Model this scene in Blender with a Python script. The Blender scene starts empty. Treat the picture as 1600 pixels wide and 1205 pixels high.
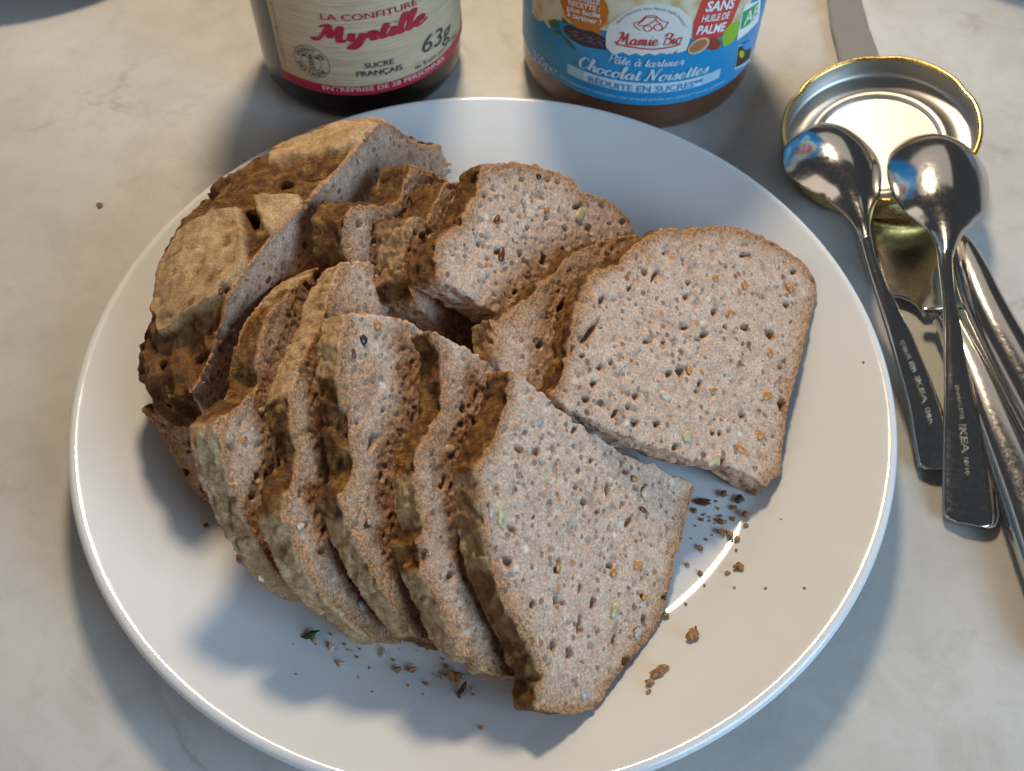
import bpy, bmesh, math, random
import numpy as np
from mathutils import Vector, Matrix

random.seed(5)
rng = np.random.default_rng(5)
scene = bpy.context.scene
COL = scene.collection

# ------------------------------------------------------------------ camera
PITCH, ROLL, CAM_Z, FPX = 0.992095, 0.009997, 0.281879, 1600.0   # focal in photo pixels (1600 wide)
cp, sp = math.cos(PITCH), math.sin(PITCH)
FW = np.array([0.0, cp, -sp])
_up = np.array([0.0, sp, cp]); _rt = np.array([1.0, 0.0, 0.0])
RT = math.cos(ROLL) * _rt + math.sin(ROLL) * _up
UP = -math.sin(ROLL) * _rt + math.cos(ROLL) * _up
CAM = np.array([0.0, 0.0, CAM_Z])
cam_data = bpy.data.cameras.new("camera")
cam = bpy.data.objects.new("camera", cam_data)
COL.objects.link(cam)
cam.matrix_world = Matrix(((RT[0], UP[0], -FW[0], CAM[0]), (RT[1], UP[1], -FW[1], CAM[1]),
                           (RT[2], UP[2], -FW[2], CAM[2]), (0, 0, 0, 1)))
cam_data.sensor_width = 36.0
cam_data.lens = 36.0 * FPX / 1600.0
cam_data.clip_start = 0.01
cam_data.clip_end = 50
cam_data.dof.use_dof = True
cam_data.dof.focus_distance = 0.285
cam_data.dof.aperture_fstop = 20.0
scene.camera = cam

# ------------------------------------------------------------------ world and lamps
world = bpy.data.worlds.new("World"); scene.world = world
world.use_nodes = True
bg = world.node_tree.nodes["Background"]
bg.inputs[0].default_value = (0.66, 0.71, 0.80, 1)
bg.inputs[1].default_value = 0.075

def area(name, loc, target, shape, sx, sy, power, color, spread=180):
    l = bpy.data.lights.new(name, 'AREA'); l.shape = shape; l.size = sx
    if shape in ('RECTANGLE', 'ELLIPSE'): l.size_y = sy
    l.energy = power; l.color = color; l.spread = math.radians(spread)
    o = bpy.data.objects.new(name, l); COL.objects.link(o)
    o.location = loc
    d = Vector(target) - Vector(loc)
    o.rotation_euler = d.to_track_quat('-Z', 'Y').to_euler()
    return o
area("warm_lamp", (-0.02, 0.64, 0.60), (0.0, 0.18, 0.0), 'DISK', 0.12, 0.12, 5.4, (1.0, 0.80, 0.54))
area("window_light", (0.90, -0.46, 0.58), (0.0, 0.16, 0.0), 'RECTANGLE', 0.8, 0.65, 18.5, (0.50, 0.74, 1.0))
area("ceiling_bounce", (0.0, 2.45, 1.9), (0.0, 1.7, 0.0), 'RECTANGLE', 3.0, 2.3, 11.5, (1.0, 0.90, 0.78))

area("room_bounce", (-1.1, -0.35, 0.75), (0.0, 0.18, 0.0), 'RECTANGLE', 1.2, 0.9, 3.3, (1.0, 0.86, 0.70))
scene.view_settings.view_transform = 'Standard'
scene.view_settings.look = 'None'
scene.view_settings.exposure = -0.06
scene.view_settings.gamma = 1.0

# ------------------------------------------------------------------ helpers
def ray(x, y):
    return (x - 800.0) / FPX * RT + (602.5 - y) / FPX * UP + FW
def at(x, y, z):
    d = ray(x, y); return CAM + d * ((z - CAM[2]) / d[2])
def hit(px, n, o):
    d = ray(px[0], px[1]); return CAM + d * (((o - CAM) @ n) / (d @ n))
def project(P):
    d = P - CAM; z = d @ FW
    return np.stack([800 + FPX * (d @ RT) / z, 602.5 - FPX * (d @ UP) / z], -1)
def smooth(a, b, x):
    t = np.clip((x - a) / (b - a), 0, 1); return t * t * (3 - 2 * t)

def _hash(i, j, k, s):
    h = (i * 374761393 + j * 668265263 + k * 2147483647 % 4294967291 + s * 1274126177) & 0xffffffff
    h = ((h ^ (h >> 13)) * 1274126177) & 0xffffffff
    h = (h ^ (h >> 16)) & 0xffffffff
    h = (h * 2246822519) & 0xffffffff
    return (h ^ (h >> 15)) & 0xffffff
def vnoise(P, seed=0):
    F = np.floor(P).astype(np.int64); f = P - F
    f = f * f * f * (f * (f * 6 - 15) + 10)
    r = 0
    for dx in (0, 1):
        for dy in (0, 1):
            for dz in (0, 1):
                w = (f[:, 0] if dx else 1 - f[:, 0]) * (f[:, 1] if dy else 1 - f[:, 1]) * (f[:, 2] if dz else 1 - f[:, 2])
                i = F[:, 0] + dx; j = F[:, 1] + dy; k = F[:, 2] + dz
                r = r + w * _hash(i, j, k * 7919, seed)
    return r / float(0xffffff) * 2 - 1
def fbm(P, size, octs=3, seed=0):
    r = 0; a = 1.0; t = 0
    for o in range(octs):
        r = r + a * vnoise(P / size + 31.7 * o, seed + o); t += a; a *= 0.5; size *= 0.5
    return r / t
def ridged(P, size, octs=3, seed=0):
    r = 0; a = 1.0; t = 0
    for o in range(octs):
        r = r + a * (1 - 2 * np.abs(vnoise(P / size + 17.3 * o, seed + o))); t += a; a *= 0.5; size *= 0.5
    return r / t

def new_obj(name, me, mat=None, parent=None, smoothed=True):
    o = bpy.data.objects.new(name, me); COL.objects.link(o)
    if mat is not None and not me.materials: me.materials.append(mat)
    if parent is not None: o.parent = parent
    if smoothed and len(me.polygons): me.polygons.foreach_set("use_smooth", np.ones(len(me.polygons), bool))
    return o
def mesh(name, V, Fc):
    me = bpy.data.meshes.new(name)
    me.from_pydata([tuple(v) for v in V], [], [tuple(f) for f in Fc]); me.update()
    return me
def thing(name, label, cat, loc, group=None):
    o = bpy.data.objects.new(name, None); COL.objects.link(o); o.location = tuple(loc)
    o.empty_display_size = 0.01
    tag(o, label, cat, group); return o
def tag(o, label=None, cat=None, group=None, kind=None):
    if label: o['label'] = label
    if cat: o['category'] = cat
    if group: o['group'] = group
    if kind: o['kind'] = kind
    return o
def lathe(prof, seg=96, mod=None):
    V = []; Fc = []
    n = len(prof)
    for i in range(seg):
        a = 2 * math.pi * i / seg
        for k, (r, z) in enumerate(prof):
            rr, zz = (mod(a, k, r, z) if mod else (r, z))
            V.append((rr * math.sin(a), -rr * math.cos(a), zz))
    for i in range(seg):
        j = (i + 1) % seg
        for k in range(n - 1):
            Fc.append((i * n + k, j * n + k, j * n + k + 1, i * n + k + 1))
    return V, Fc
def lathe_mesh(name, V, Fc):
    b = bmesh.new(); vs = [b.verts.new(v) for v in V]
    for f in Fc:
        try: b.faces.new([vs[i] for i in f])
        except ValueError: pass
    bmesh.ops.remove_doubles(b, verts=b.verts, dist=3e-5)
    bmesh.ops.recalc_face_normals(b, faces=b.faces)
    me = bpy.data.meshes.new(name); b.to_mesh(me); b.free(); return me
def catmull(pts, sub=8, closed=False):
    P = [np.array(p, float) for p in pts]
    if len(P) < 3: 
        return [P[0] * (1 - t) + P[-1] * t for t in np.linspace(0, 1, sub)]
    out = []
    n = len(P)
    rngi = range(n if closed else n - 1)
    for i in rngi:
        if closed: p0, p1, p2, p3 = P[i - 1], P[i], P[(i + 1) % n], P[(i + 2) % n]
        else: p0, p1, p2, p3 = P[max(i - 1, 0)], P[i], P[i + 1], P[min(i + 2, n - 1)]
        for t in np.arange(sub) / sub:
            out.append(0.5 * ((2 * p1) + (-p0 + p2) * t + (2 * p0 - 5 * p1 + 4 * p2 - p3) * t * t + (-p0 + 3 * p1 - 3 * p2 + p3) * t ** 3))
    if not closed: out.append(P[-1])
    return out

# ------------------------------------------------------------------ materials
def mat_new(name):
    m = bpy.data.materials.new(name); m.use_nodes = True
    nt = m.node_tree; b = nt.nodes["Principled BSDF"]
    return m, nt, b
def simple(name, col, rough=0.5, metal=0.0, spec=0.5, trans=0.0, ior=1.45, coat=0.0):
    m, nt, b = mat_new(name)
    b.inputs["Base Color"].default_value = (*col, 1); b.inputs["Roughness"].default_value = rough
    b.inputs["Metallic"].default_value = metal; b.inputs["Specular IOR Level"].default_value = spec
    b.inputs["Transmission Weight"].default_value = trans; b.inputs["IOR"].default_value = ior
    b.inputs["Coat Weight"].default_value = coat
    return m
def N(nt, t, **kw):
    n = nt.nodes.new(t)
    for k, v in kw.items():
        if hasattr(n, k): setattr(n, k, v)
    return n
def noise_node(nt, scale, detail=4, rough=0.55, coord=None, dist=0.0):
    n = N(nt, 'ShaderNodeTexNoise'); n.inputs['Scale'].default_value = scale; n.inputs['Detail'].default_value = detail
    n.inputs['Roughness'].default_value = rough; n.inputs['Distortion'].default_value = dist
    if coord: nt.links.new(coord, n.inputs['Vector'])
    return n
def ramp(nt, src, stops):
    r = N(nt, 'ShaderNodeValToRGB'); e = r.color_ramp.elements
    while len(e) < len(stops): e.new(0.5)
    for k, (p, c) in enumerate(stops):
        e[k].position = p; e[k].color = (*c, 1) if len(c) == 3 else c
    nt.links.new(src, r.inputs[0]); return r
def mixc(nt, fac, a, b, blend='MIX'):
    m = N(nt, 'ShaderNodeMix', data_type='RGBA', blend_type=blend)
    for sock, v in ((m.inputs[0], fac), (m.inputs[6], a), (m.inputs[7], b)):
        if isinstance(v, bpy.types.NodeSocket): nt.links.new(v, sock)
        elif isinstance(v, (int, float)): sock.default_value = v
        else: sock.default_value = (*v, 1)
    return m.outputs[2]
def math_n(nt, op, a, b=0.0, clamp=False):
    m = N(nt, 'ShaderNodeMath', operation=op); m.use_clamp = clamp
    for sock, v in ((m.inputs[0], a), (m.inputs[1], b)):
        if isinstance(v, bpy.types.NodeSocket): nt.links.new(v, sock)
        else: sock.default_value = v
    return m.outputs[0]
def g3(v): return (v, v, v)

def make_bread_mat():
    m, nt, b = mat_new("bread")
    tc = N(nt, 'ShaderNodeTexCoord').outputs['Object']
    def attr(n):
        a = N(nt, 'ShaderNodeAttribute'); a.attribute_name = n; return a.outputs['Fac']
    crust, flour, burst, rim, pit = attr('crust'), attr('flour'), attr('burst'), attr('rim'), attr('pit')
    # crumb
    n1 = noise_node(nt, 260, 5, 0.65, tc)
    c1 = ramp(nt, n1.outputs['Fac'], [(0.28, (0.37, 0.235, 0.16)), (0.5, (0.51, 0.35, 0.25)), (0.72, (0.63, 0.47, 0.35))]).outputs[0]
    n2 = noise_node(nt, 1500, 3, 0.6, tc)
    c1 = mixc(nt, ramp(nt, n2.outputs['Fac'], [(0.36, g3(0.62)), (0.54, g3(0))]).outputs[0], c1, (0.33, 0.18, 0.105))
    c1 = mixc(nt, ramp(nt, n2.outputs['Fac'], [(0.53, g3(0)), (0.68, g3(0.6))]).outputs[0], c1, (0.72, 0.55, 0.42))
    v1 = N(nt, 'ShaderNodeTexVoronoi'); v1.inputs['Scale'].default_value = 260; nt.links.new(tc, v1.inputs['Vector'])
    sep = N(nt, 'ShaderNodeSeparateColor'); nt.links.new(v1.outputs['Color'], sep.inputs[0])
    near = ramp(nt, v1.outputs['Distance'], [(0.18, g3(1)), (0.34, g3(0))]).outputs[0]
    def fleck(ch, lo, hi, col, amt):
        nonlocal c1
        f = math_n(nt, 'MULTIPLY', near, math_n(nt, 'MULTIPLY', math_n(nt, 'GREATER_THAN', sep.outputs[ch], lo), amt))
        c1 = mixc(nt, f, c1, col)
    fleck(0, 0.93, 1, (0.42, 0.17, 0.04), 0.85)
    fleck(1, 0.93, 1, (0.10, 0.045, 0.03), 0.85)
    fleck(2, 0.94, 1, (0.70, 0.62, 0.50), 0.7)
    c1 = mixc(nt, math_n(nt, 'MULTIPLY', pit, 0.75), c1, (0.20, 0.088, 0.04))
    # pinholes of the crumb
    v2 = N(nt, 'ShaderNodeTexVoronoi'); v2.inputs['Scale'].default_value = 460; nt.links.new(tc, v2.inputs['Vector'])
    s2 = N(nt, 'ShaderNodeSeparateColor'); nt.links.new(v2.outputs['Color'], s2.inputs[0])
    hole = math_n(nt, 'GREATER_THAN', math_n(nt, 'MULTIPLY', math_n(nt, 'POWER', s2.outputs[0], 2.2), 0.42), v2.outputs['Distance'])
    c1 = mixc(nt, math_n(nt, 'MULTIPLY', hole, 0.72), c1, (0.155, 0.072, 0.038))
    # brown baked rim
    c1 = mixc(nt, math_n(nt, 'MULTIPLY', rim, 0.9), c1, mixc(nt, ramp(nt, n2.outputs['Fac'], [(0.35, g3(0)), (0.65, g3(1))]).outputs[0], (0.12, 0.038, 0.010), (0.47, 0.225, 0.075)))
    # crust kinds
    n3 = noise_node(nt, 120, 5, 0.65, tc)
    thin = ramp(nt, n3.outputs['Fac'], [(0.3, (0.13, 0.045, 0.014)), (0.55, (0.33, 0.15, 0.05)), (0.8, (0.50, 0.30, 0.14))]).outputs[0]
    n4 = noise_node(nt, 190, 8, 0.75, tc)
    fl = ramp(nt, n4.outputs['Fac'], [(0.3, (0.28, 0.155, 0.068)), (0.5, (0.49, 0.33, 0.175)), (0.70, (0.67, 0.51, 0.32))]).outputs[0]
    fl = mixc(nt, ramp(nt, n2.outputs['Fac'], [(0.36, g3(0.4)), (0.55, g3(0))]).outputs[0], fl, (0.24, 0.13, 0.05))
    n3b = noise_node(nt, 240, 7, 0.75, tc)
    bu = ramp(nt, n3b.outputs['Fac'], [(0.32, (0.045, 0.014, 0.004)), (0.50, (0.24, 0.098, 0.020)), (0.68, (0.55, 0.31, 0.085))]).outputs[0]
    cc = mixc(nt, burst, thin, bu)
    cc = mixc(nt, flour, cc, fl)
    cc = mixc(nt, ramp(nt, n2.outputs['Fac'], [(0.34, g3(0.3)), (0.48, g3(0))]).outputs[0], cc, (0.13, 0.06, 0.02))
    base = mixc(nt, crust, c1, cc)
    nt.links.new(base, b.inputs['Base Color'])
    b.inputs['Roughness'].default_value = 0.62
    b.inputs['Specular IOR Level'].default_value = 0.35
    bm1 = N(nt, 'ShaderNodeBump'); bm1.inputs['Strength'].default_value = 0.6; bm1.inputs['Distance'].default_value = 0.0006
    h = noise_node(nt, 1000, 5, 0.75, tc)
    nt.links.new(math_n(nt, 'SUBTRACT', h.outputs['Fac'], math_n(nt, 'MULTIPLY', hole, 0.9)), bm1.inputs['Height'])
    # dry cracks and flakes on the crust
    mp = N(nt, 'ShaderNodeMapping'); mp.inputs['Scale'].default_value = (1, 1.6, 1); nt.links.new(tc, mp.inputs[0])
    h2 = noise_node(nt, 230, 7, 0.72, mp.outputs[0], 0.6)
    h3 = math_n(nt, 'ABSOLUTE', math_n(nt, 'SUBTRACT', h2.outputs['Fac'], 0.5))
    bm2 = N(nt, 'ShaderNodeBump'); bm2.inputs['Distance'].default_value = 0.003
    nt.links.new(math_n(nt, 'MULTIPLY', crust, math_n(nt, 'SUBTRACT', 0.75, math_n(nt, 'MULTIPLY', flour, 0.35))), bm2.inputs['Strength'])
    nt.links.new(math_n(nt, 'POWER', math_n(nt, 'MULTIPLY', h3, 3.0), 0.5), bm2.inputs['Height'])
    nt.links.new(bm1.outputs[0], bm2.inputs['Normal'])
    nt.links.new(bm2.outputs[0], b.inputs['Normal'])
    return m
M_BREAD = make_bread_mat()

def make_table():
    m, nt, b = mat_new("stone_table")
    tc = N(nt, 'ShaderNodeTexCoord').outputs['Object']
    n1 = noise_node(nt, 9, 5, 0.6, tc, 0.4)
    c = ramp(nt, n1.outputs['Fac'], [(0.3, (0.365, 0.352, 0.332)), (0.5, (0.43, 0.418, 0.40)), (0.7, (0.495, 0.487, 0.475))]).outputs[0]
    n2 = noise_node(nt, 34, 8, 0.72, tc, 0.7)
    c = mixc(nt, ramp(nt, n2.outputs['Fac'], [(0.30, g3(0.42)), (0.52, g3(0))]).outputs[0], c, (0.31, 0.285, 0.255))
    n6 = noise_node(nt, 120, 6, 0.7, tc, 0.4)
    c = mixc(nt, ramp(nt, n6.outputs['Fac'], [(0.32, g3(0.22)), (0.5, g3(0))]).outputs[0], c, (0.30, 0.275, 0.25))
    # soft, broken veins
    n3 = noise_node(nt, 9, 7, 0.6, tc, 0.7)
    d = math_n(nt, 'ABSOLUTE', math_n(nt, 'SUBTRACT', n3.outputs['Fac'], 0.52))
    vein = ramp(nt, d, [(0.0, g3(0.55)), (0.022, g3(0.0))]).outputs[0]
    n4 = noise_node(nt, 26, 4, 0.6, tc)
    vein = math_n(nt, 'MULTIPLY', vein, ramp(nt, n4.outputs['Fac'], [(0.50, g3(0)), (0.66, g3(0.8))]).outputs[0])
    c = mixc(nt, vein, c, (0.22, 0.185, 0.15))
    nt.links.new(c, b.inputs['Base Color'])
    b.inputs['Roughness'].default_value = 0.42
    b.inputs['Specular IOR Level'].default_value = 0.4
    bp = N(nt, 'ShaderNodeBump'); bp.inputs['Strength'].default_value = 0.12; bp.inputs['Distance'].default_value = 0.0005
    n5 = noise_node(nt, 600, 3, 0.6, tc); nt.links.new(n5.outputs['Fac'], bp.inputs['Height'])
    nt.links.new(bp.outputs[0], b.inputs['Normal'])
    return m
M_TABLE = make_table()

def make_steel(name, col=(0.62, 0.60, 0.57), rough=0.16, bump=0.06):
    m, nt, b = mat_new(name)
    tc = N(nt, 'ShaderNodeTexCoord').outputs['Object']
    b.inputs['Metallic'].default_value = 1
    n0 = noise_node(nt, 90, 5, 0.7, tc)
    nt.links.new(ramp(nt, n0.outputs['Fac'], [(0.3, tuple(0.94 * c for c in col)), (0.7, col)]).outputs[0], b.inputs['Base Color'])
    n1 = noise_node(nt, 700, 4, 0.7, tc)
    nt.links.new(ramp(nt, n1.outputs['Fac'], [(0.3, g3(rough * 0.8)), (0.75, g3(rough * 1.9))]).outputs[0], b.inputs['Roughness'])
    mp = N(nt, 'ShaderNodeMapping'); mp.inputs['Scale'].default_value = (1, 0.12, 1); nt.links.new(tc, mp.inputs[0])
    n2 = noise_node(nt, 1600, 2, 0.5, mp.outputs[0])
    bp = N(nt, 'ShaderNodeBump'); bp.inputs['Strength'].default_value = bump; bp.inputs['Distance'].default_value = 0.0003
    nt.links.new(n2.outputs['Fac'], bp.inputs['Height']); nt.links.new(bp.outputs[0], b.inputs['Normal'])
    return m
M_STEEL = make_steel("stainless_steel", (0.62, 0.60, 0.57), 0.115, 0.006)
M_STEEL_B = make_steel("polished_blade_steel", (0.50, 0.485, 0.455), 0.14, 0.012)
M_GOLD = make_steel("gold_lacquer", (0.76, 0.54, 0.20), 0.2, 0.03)
M_TIN = simple("silver_lid_lining", (0.46, 0.44, 0.41), 0.42, metal=1.0)
def make_porcelain():
    m, nt, b = mat_new("white_porcelain")
    tc = N(nt, 'ShaderNodeTexCoord').outputs['Object']
    b.inputs["Base Color"].default_value = (0.575, 0.58, 0.59, 1); b.inputs["Specular IOR Level"].default_value = 0.4
    n = noise_node(nt, 38, 6, 0.7, tc, 0.8); n2 = noise_node(nt, 420, 3, 0.6, tc)
    r = math_n(nt, 'ADD', ramp(nt, n.outputs['Fac'], [(0.42, g3(0.07)), (0.68, g3(0.17))]).outputs[0], math_n(nt, 'MULTIPLY', n2.outputs['Fac'], 0.03))
    nt.links.new(r, b.inputs['Roughness'])
    bp = N(nt, 'ShaderNodeBump'); bp.inputs['Strength'].default_value = 0.05; bp.inputs['Distance'].default_value = 0.0006
    nt.links.new(n.outputs['Fac'], bp.inputs['Height']); nt.links.new(bp.outputs[0], b.inputs['Normal'])
    return m
M_PORC = make_porcelain()
M_GLASS = simple("clear_glass", (0.97, 0.98, 0.97), 0.02, trans=1.0, ior=1.48)
M_GLASS_JAM = simple("jam_filmed_glass", (0.50, 0.43, 0.39), 0.03, trans=1.0, ior=1.48)
M_JAM = simple("bilberry_jam", (0.006, 0.004, 0.010), 0.12, spec=0.5)
M_CHOC = simple("hazelnut_spread", (0.24, 0.095, 0.045), 0.35)

# ------------------------------------------------------------------ table
V = [(-1.2, -0.8, 0), (1.2, -0.8, 0), (1.2, 1.5, 0), (-1.2, 1.5, 0), (-1.2, -0.8, -0.03), (1.2, -0.8, -0.03), (1.2, 1.5, -0.03), (-1.2, 1.5, -0.03)]
Fq = [(0, 1, 2, 3), (7, 6, 5, 4), (0, 4, 5, 1), (1, 5, 6, 2), (2, 6, 7, 3), (3, 7, 4, 0)]
tag(new_obj("table_top", mesh("table_top", V, Fq), M_TABLE, smoothed=False), kind='structure')

# ------------------------------------------------------------------ plate
PC = np.array([-0.008458, 0.175779])
PLATE_R = 0.125
def plate_profile():
    top = [(0.0, 0.0036), (0.03, 0.0036), (0.06, 0.0036), (0.078, 0.0036), (0.0845, 0.0036), (0.0870, 0.0038), (0.0888, 0.0042), (0.0902, 0.0047), (0.0916, 0.0053), (0.0936, 0.00625),
           (0.100, 0.0094), (0.108, 0.01335), (0.116, 0.0173), (0.1206, 0.01955), (0.1220, 0.0202), (0.1228, 0.02045), (0.1236, 0.0204), (0.1244, 0.0199), (0.1248, 0.0193), (0.1250, 0.0188), (0.1247, 0.0179), (0.1238, 0.0170),
           (0.119, 0.0142), (0.108, 0.0090), (0.096, 0.0040), (0.088, 0.0016), (0.082, 0.0008), (0.079, 0.0), (0.076, 0.0), (0.0745, 0.0014), (0.06, 0.0016), (0.0, 0.0016)]
    return [tuple(p) for p in catmull(top, 3)]
Vp, Fp = lathe([(max(r, 0.00001), z) for r, z in plate_profile()], 192)
pl = new_obj("plate", lathe_mesh("plate", Vp, Fp), M_PORC); pl.location = (PC[0], PC[1], 0.0002)
tag(pl, "round white porcelain plate under the sliced bread", "plate")
def plate_z(x, y):
    r = math.hypot(x - PC[0], y - PC[1])
    if r > PLATE_R: return 0.0
    P = [(0, .0037), (0.0865, .0039), (0.0918, .0055), (0.1, .0096), (0.116, .0174), (0.1222, .0201), (0.126, 0.0204)]
    for (a, za), (b, zb) in zip(P, P[1:]):
        if r <= b: return za + (zb - za) * (r - a) / (b - a)
    return 0.0
def on_plate(px, py):
    z = 0.005
    for _ in range(6):
        p = at(px, py, z); z = plate_z(p[0], p[1])
    return np.array([p[0], p[1], z])

# ------------------------------------------------------------------ bread
VOX = 0.00056
def nrm(al, be):
    a, b = math.radians(al), math.radians(be)
    return np.array([math.sin(b) * math.cos(a), math.sin(b) * math.sin(a), math.cos(b)])
def remesh(V, Fc, vox):
    me = mesh("tmp", V, Fc)
    o = bpy.data.objects.new("tmp", me); COL.objects.link(o)
    md = o.modifiers.new("r", 'REMESH'); md.mode = 'VOXEL'; md.voxel_size = vox
    dg = bpy.context.evaluated_depsgraph_get(); dg.update()
    ev = o.evaluated_get(dg); m2 = bpy.data.meshes.new_from_object(ev)
    n = len(m2.vertices); co = np.empty(n * 3); m2.vertices.foreach_get("co", co)
    nf = len(m2.polygons); li = np.empty(nf * 4, np.int64)
    m2.polygons.foreach_get
    li = np.empty(len(m2.loops), np.int64); m2.loops.foreach_get("vertex_index", li)
    bpy.data.objects.remove(o); bpy.data.meshes.remove(me)
    no = np.empty(n * 3); m2.vertex_normals.foreach_get("vector", no)
    bpy.data.meshes.remove(m2)
    return co.reshape(-1, 3), no.reshape(-1, 3), li.reshape(-1, 4)
def seg_dist(A, poly):
    """distance of each 2D point to each closed polygon segment -> (N, M)"""
    Q = np.roll(poly, -1, 0); D = Q - poly; L = (D * D).sum(1) + 1e-12
    out = np.empty((len(A), len(poly)))
    for k in range(len(poly)):
        w = A - poly[k]; t = np.clip((w @ D[k]) / L[k], 0, 1)
        e = w - t[:, None] * D[k]; out[:, k] = np.sqrt((e * e).sum(1))
    return out
def inside(A, poly):
    Q = np.roll(poly, -1, 0); c = np.zeros(len(A), bool)
    for (x1, y1), (x2, y2) in zip(poly, Q):
        cond = ((y1 > A[:, 1]) != (y2 > A[:, 1]))
        xi = (x2 - x1) * (A[:, 1] - y1) / ((y2 - y1) if y2 != y1 else 1e-12) + x1
        c ^= cond & (A[:, 0] < xi)
    return c
def tri_normals(V, Fq):
    a, b, c, d = (V[Fq[:, i]] for i in range(4))
    fn = np.cross(c - a, d - b)
    n = np.zeros_like(V)
    for i in range(4): np.add.at(n, Fq[:, i], fn)
    return n / (np.linalg.norm(n, axis=1)[:, None] + 1e-15)
def emit_part(name, V, NO, Fq, sel, attrs, parent, off):
    used = np.unique(Fq[sel]); mp = np.full(len(V), -1); mp[used] = np.arange(len(used))
    f = mp[Fq[sel]]
    me = bpy.data.meshes.new(name)
    v = (V[used] - off)
    me.vertices.add(len(v)); me.vertices.foreach_set("co", v.ravel())
    me.loops.add(f.size); me.loops.foreach_set("vertex_index", f.ravel().astype(np.int32))
    me.polygons.add(len(f)); me.polygons.foreach_set("loop_start", np.arange(0, f.size, 4, dtype=np.int32))
    me.update(calc_edges=True); me.validate()
    for k, a in attrs.items():
        at_ = me.attributes.new(k, 'FLOAT', 'POINT'); at_.data.foreach_set("value", a[used].astype(np.float32))
    me.polygons.foreach_set("use_smooth", np.ones(len(me.polygons), bool))
    me.normals_split_custom_set_from_vertices([tuple(x) for x in NO[used]])
    return new_obj(name, me, M_BREAD, parent)

def add_pores(V, disp_dir, front, pos2, normal2, pores, pit, depth_gain=1.0):
    for (cx_, cy_, ra, rb, ang, dep) in pores:
        d = pos2 - np.array([cx_, cy_])
        m = (np.abs(d[:, 0]) < 2 * ra) & (np.abs(d[:, 1]) < 2 * ra) & front
        idx = np.nonzero(m)[0]
        if not len(idx): continue
        dd = d[idx]; c, s = math.cos(ang), math.sin(ang)
        u = (dd[:, 0] * c + dd[:, 1] * s) / ra; v = (-dd[:, 0] * s + dd[:, 1] * c) / rb
        q = np.sqrt(u * u + v * v) + 0.22 * vnoise(np.c_[dd / (0.6 * ra), np.full(len(idx), cx_ * 999)], 3)
        w = smooth(1.15, 0.55, q)
        V[idx] += disp_dir * (w * dep)[:, None]
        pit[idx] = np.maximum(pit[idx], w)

M_SEED = {}
def seed_mat(k):
    if k not in M_SEED:
        col = {'green': (0.40, 0.33, 0.175), 'pale': (0.54, 0.43, 0.29), 'grey': (0.34, 0.295, 0.25), 'red': (0.13, 0.035, 0.022), 'orange': (0.45, 0.19, 0.05), 'dark': (0.035, 0.028, 0.035)}[k]
        m, nt, b = mat_new("seed_" + k)
        tc = N(nt, 'ShaderNodeTexCoord').outputs['Object']
        n = noise_node(nt, 700, 3, 0.6, tc)
        nt.links.new(ramp(nt, n.outputs['Fac'], [(0.3, tuple(0.6 * c for c in col)), (0.7, tuple(min(1, 1.25 * c) for c in col))]).outputs[0], b.inputs['Base Color'])
        b.inputs['Roughness'].default_value = 0.32
        M_SEED[k] = m
    return M_SEED[k]
def add_seed(o3, n, e, g, ang, la, lb, kind, parent, off, lift=0.5):
    V, Fc = [], []
    nu, nv = 12, 7
    for j in range(nv):
        th = math.pi * j / (nv - 1)
        for i in range(nu):
            ph = 2 * math.pi * i / nu
            x = math.cos(th); rr = math.sin(th) ** 0.85
            V.append((x * la, rr * math.cos(ph) * lb * (1 - 0.28 * x), rr * math.sin(ph) * lb * 0.55))
    for j in range(nv - 1):
        for i in range(nu):
            Fc.append((j * nu + i, j * nu + (i + 1) % nu, (j + 1) * nu + (i + 1) % nu, (j + 1) * nu + i))
    ca, sa = math.cos(ang), math.sin(ang)
    d1 = e * ca + g * sa; d2 = -e * sa + g * ca
    W = [o3 - off + d1 * x + d2 * y + n * (z - lb * 0.55 * (0.5 - lift)) for x, y, z in V]
    return new_obj("seed", mesh("seed", W, Fc), seed_mat(kind), parent)

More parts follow.
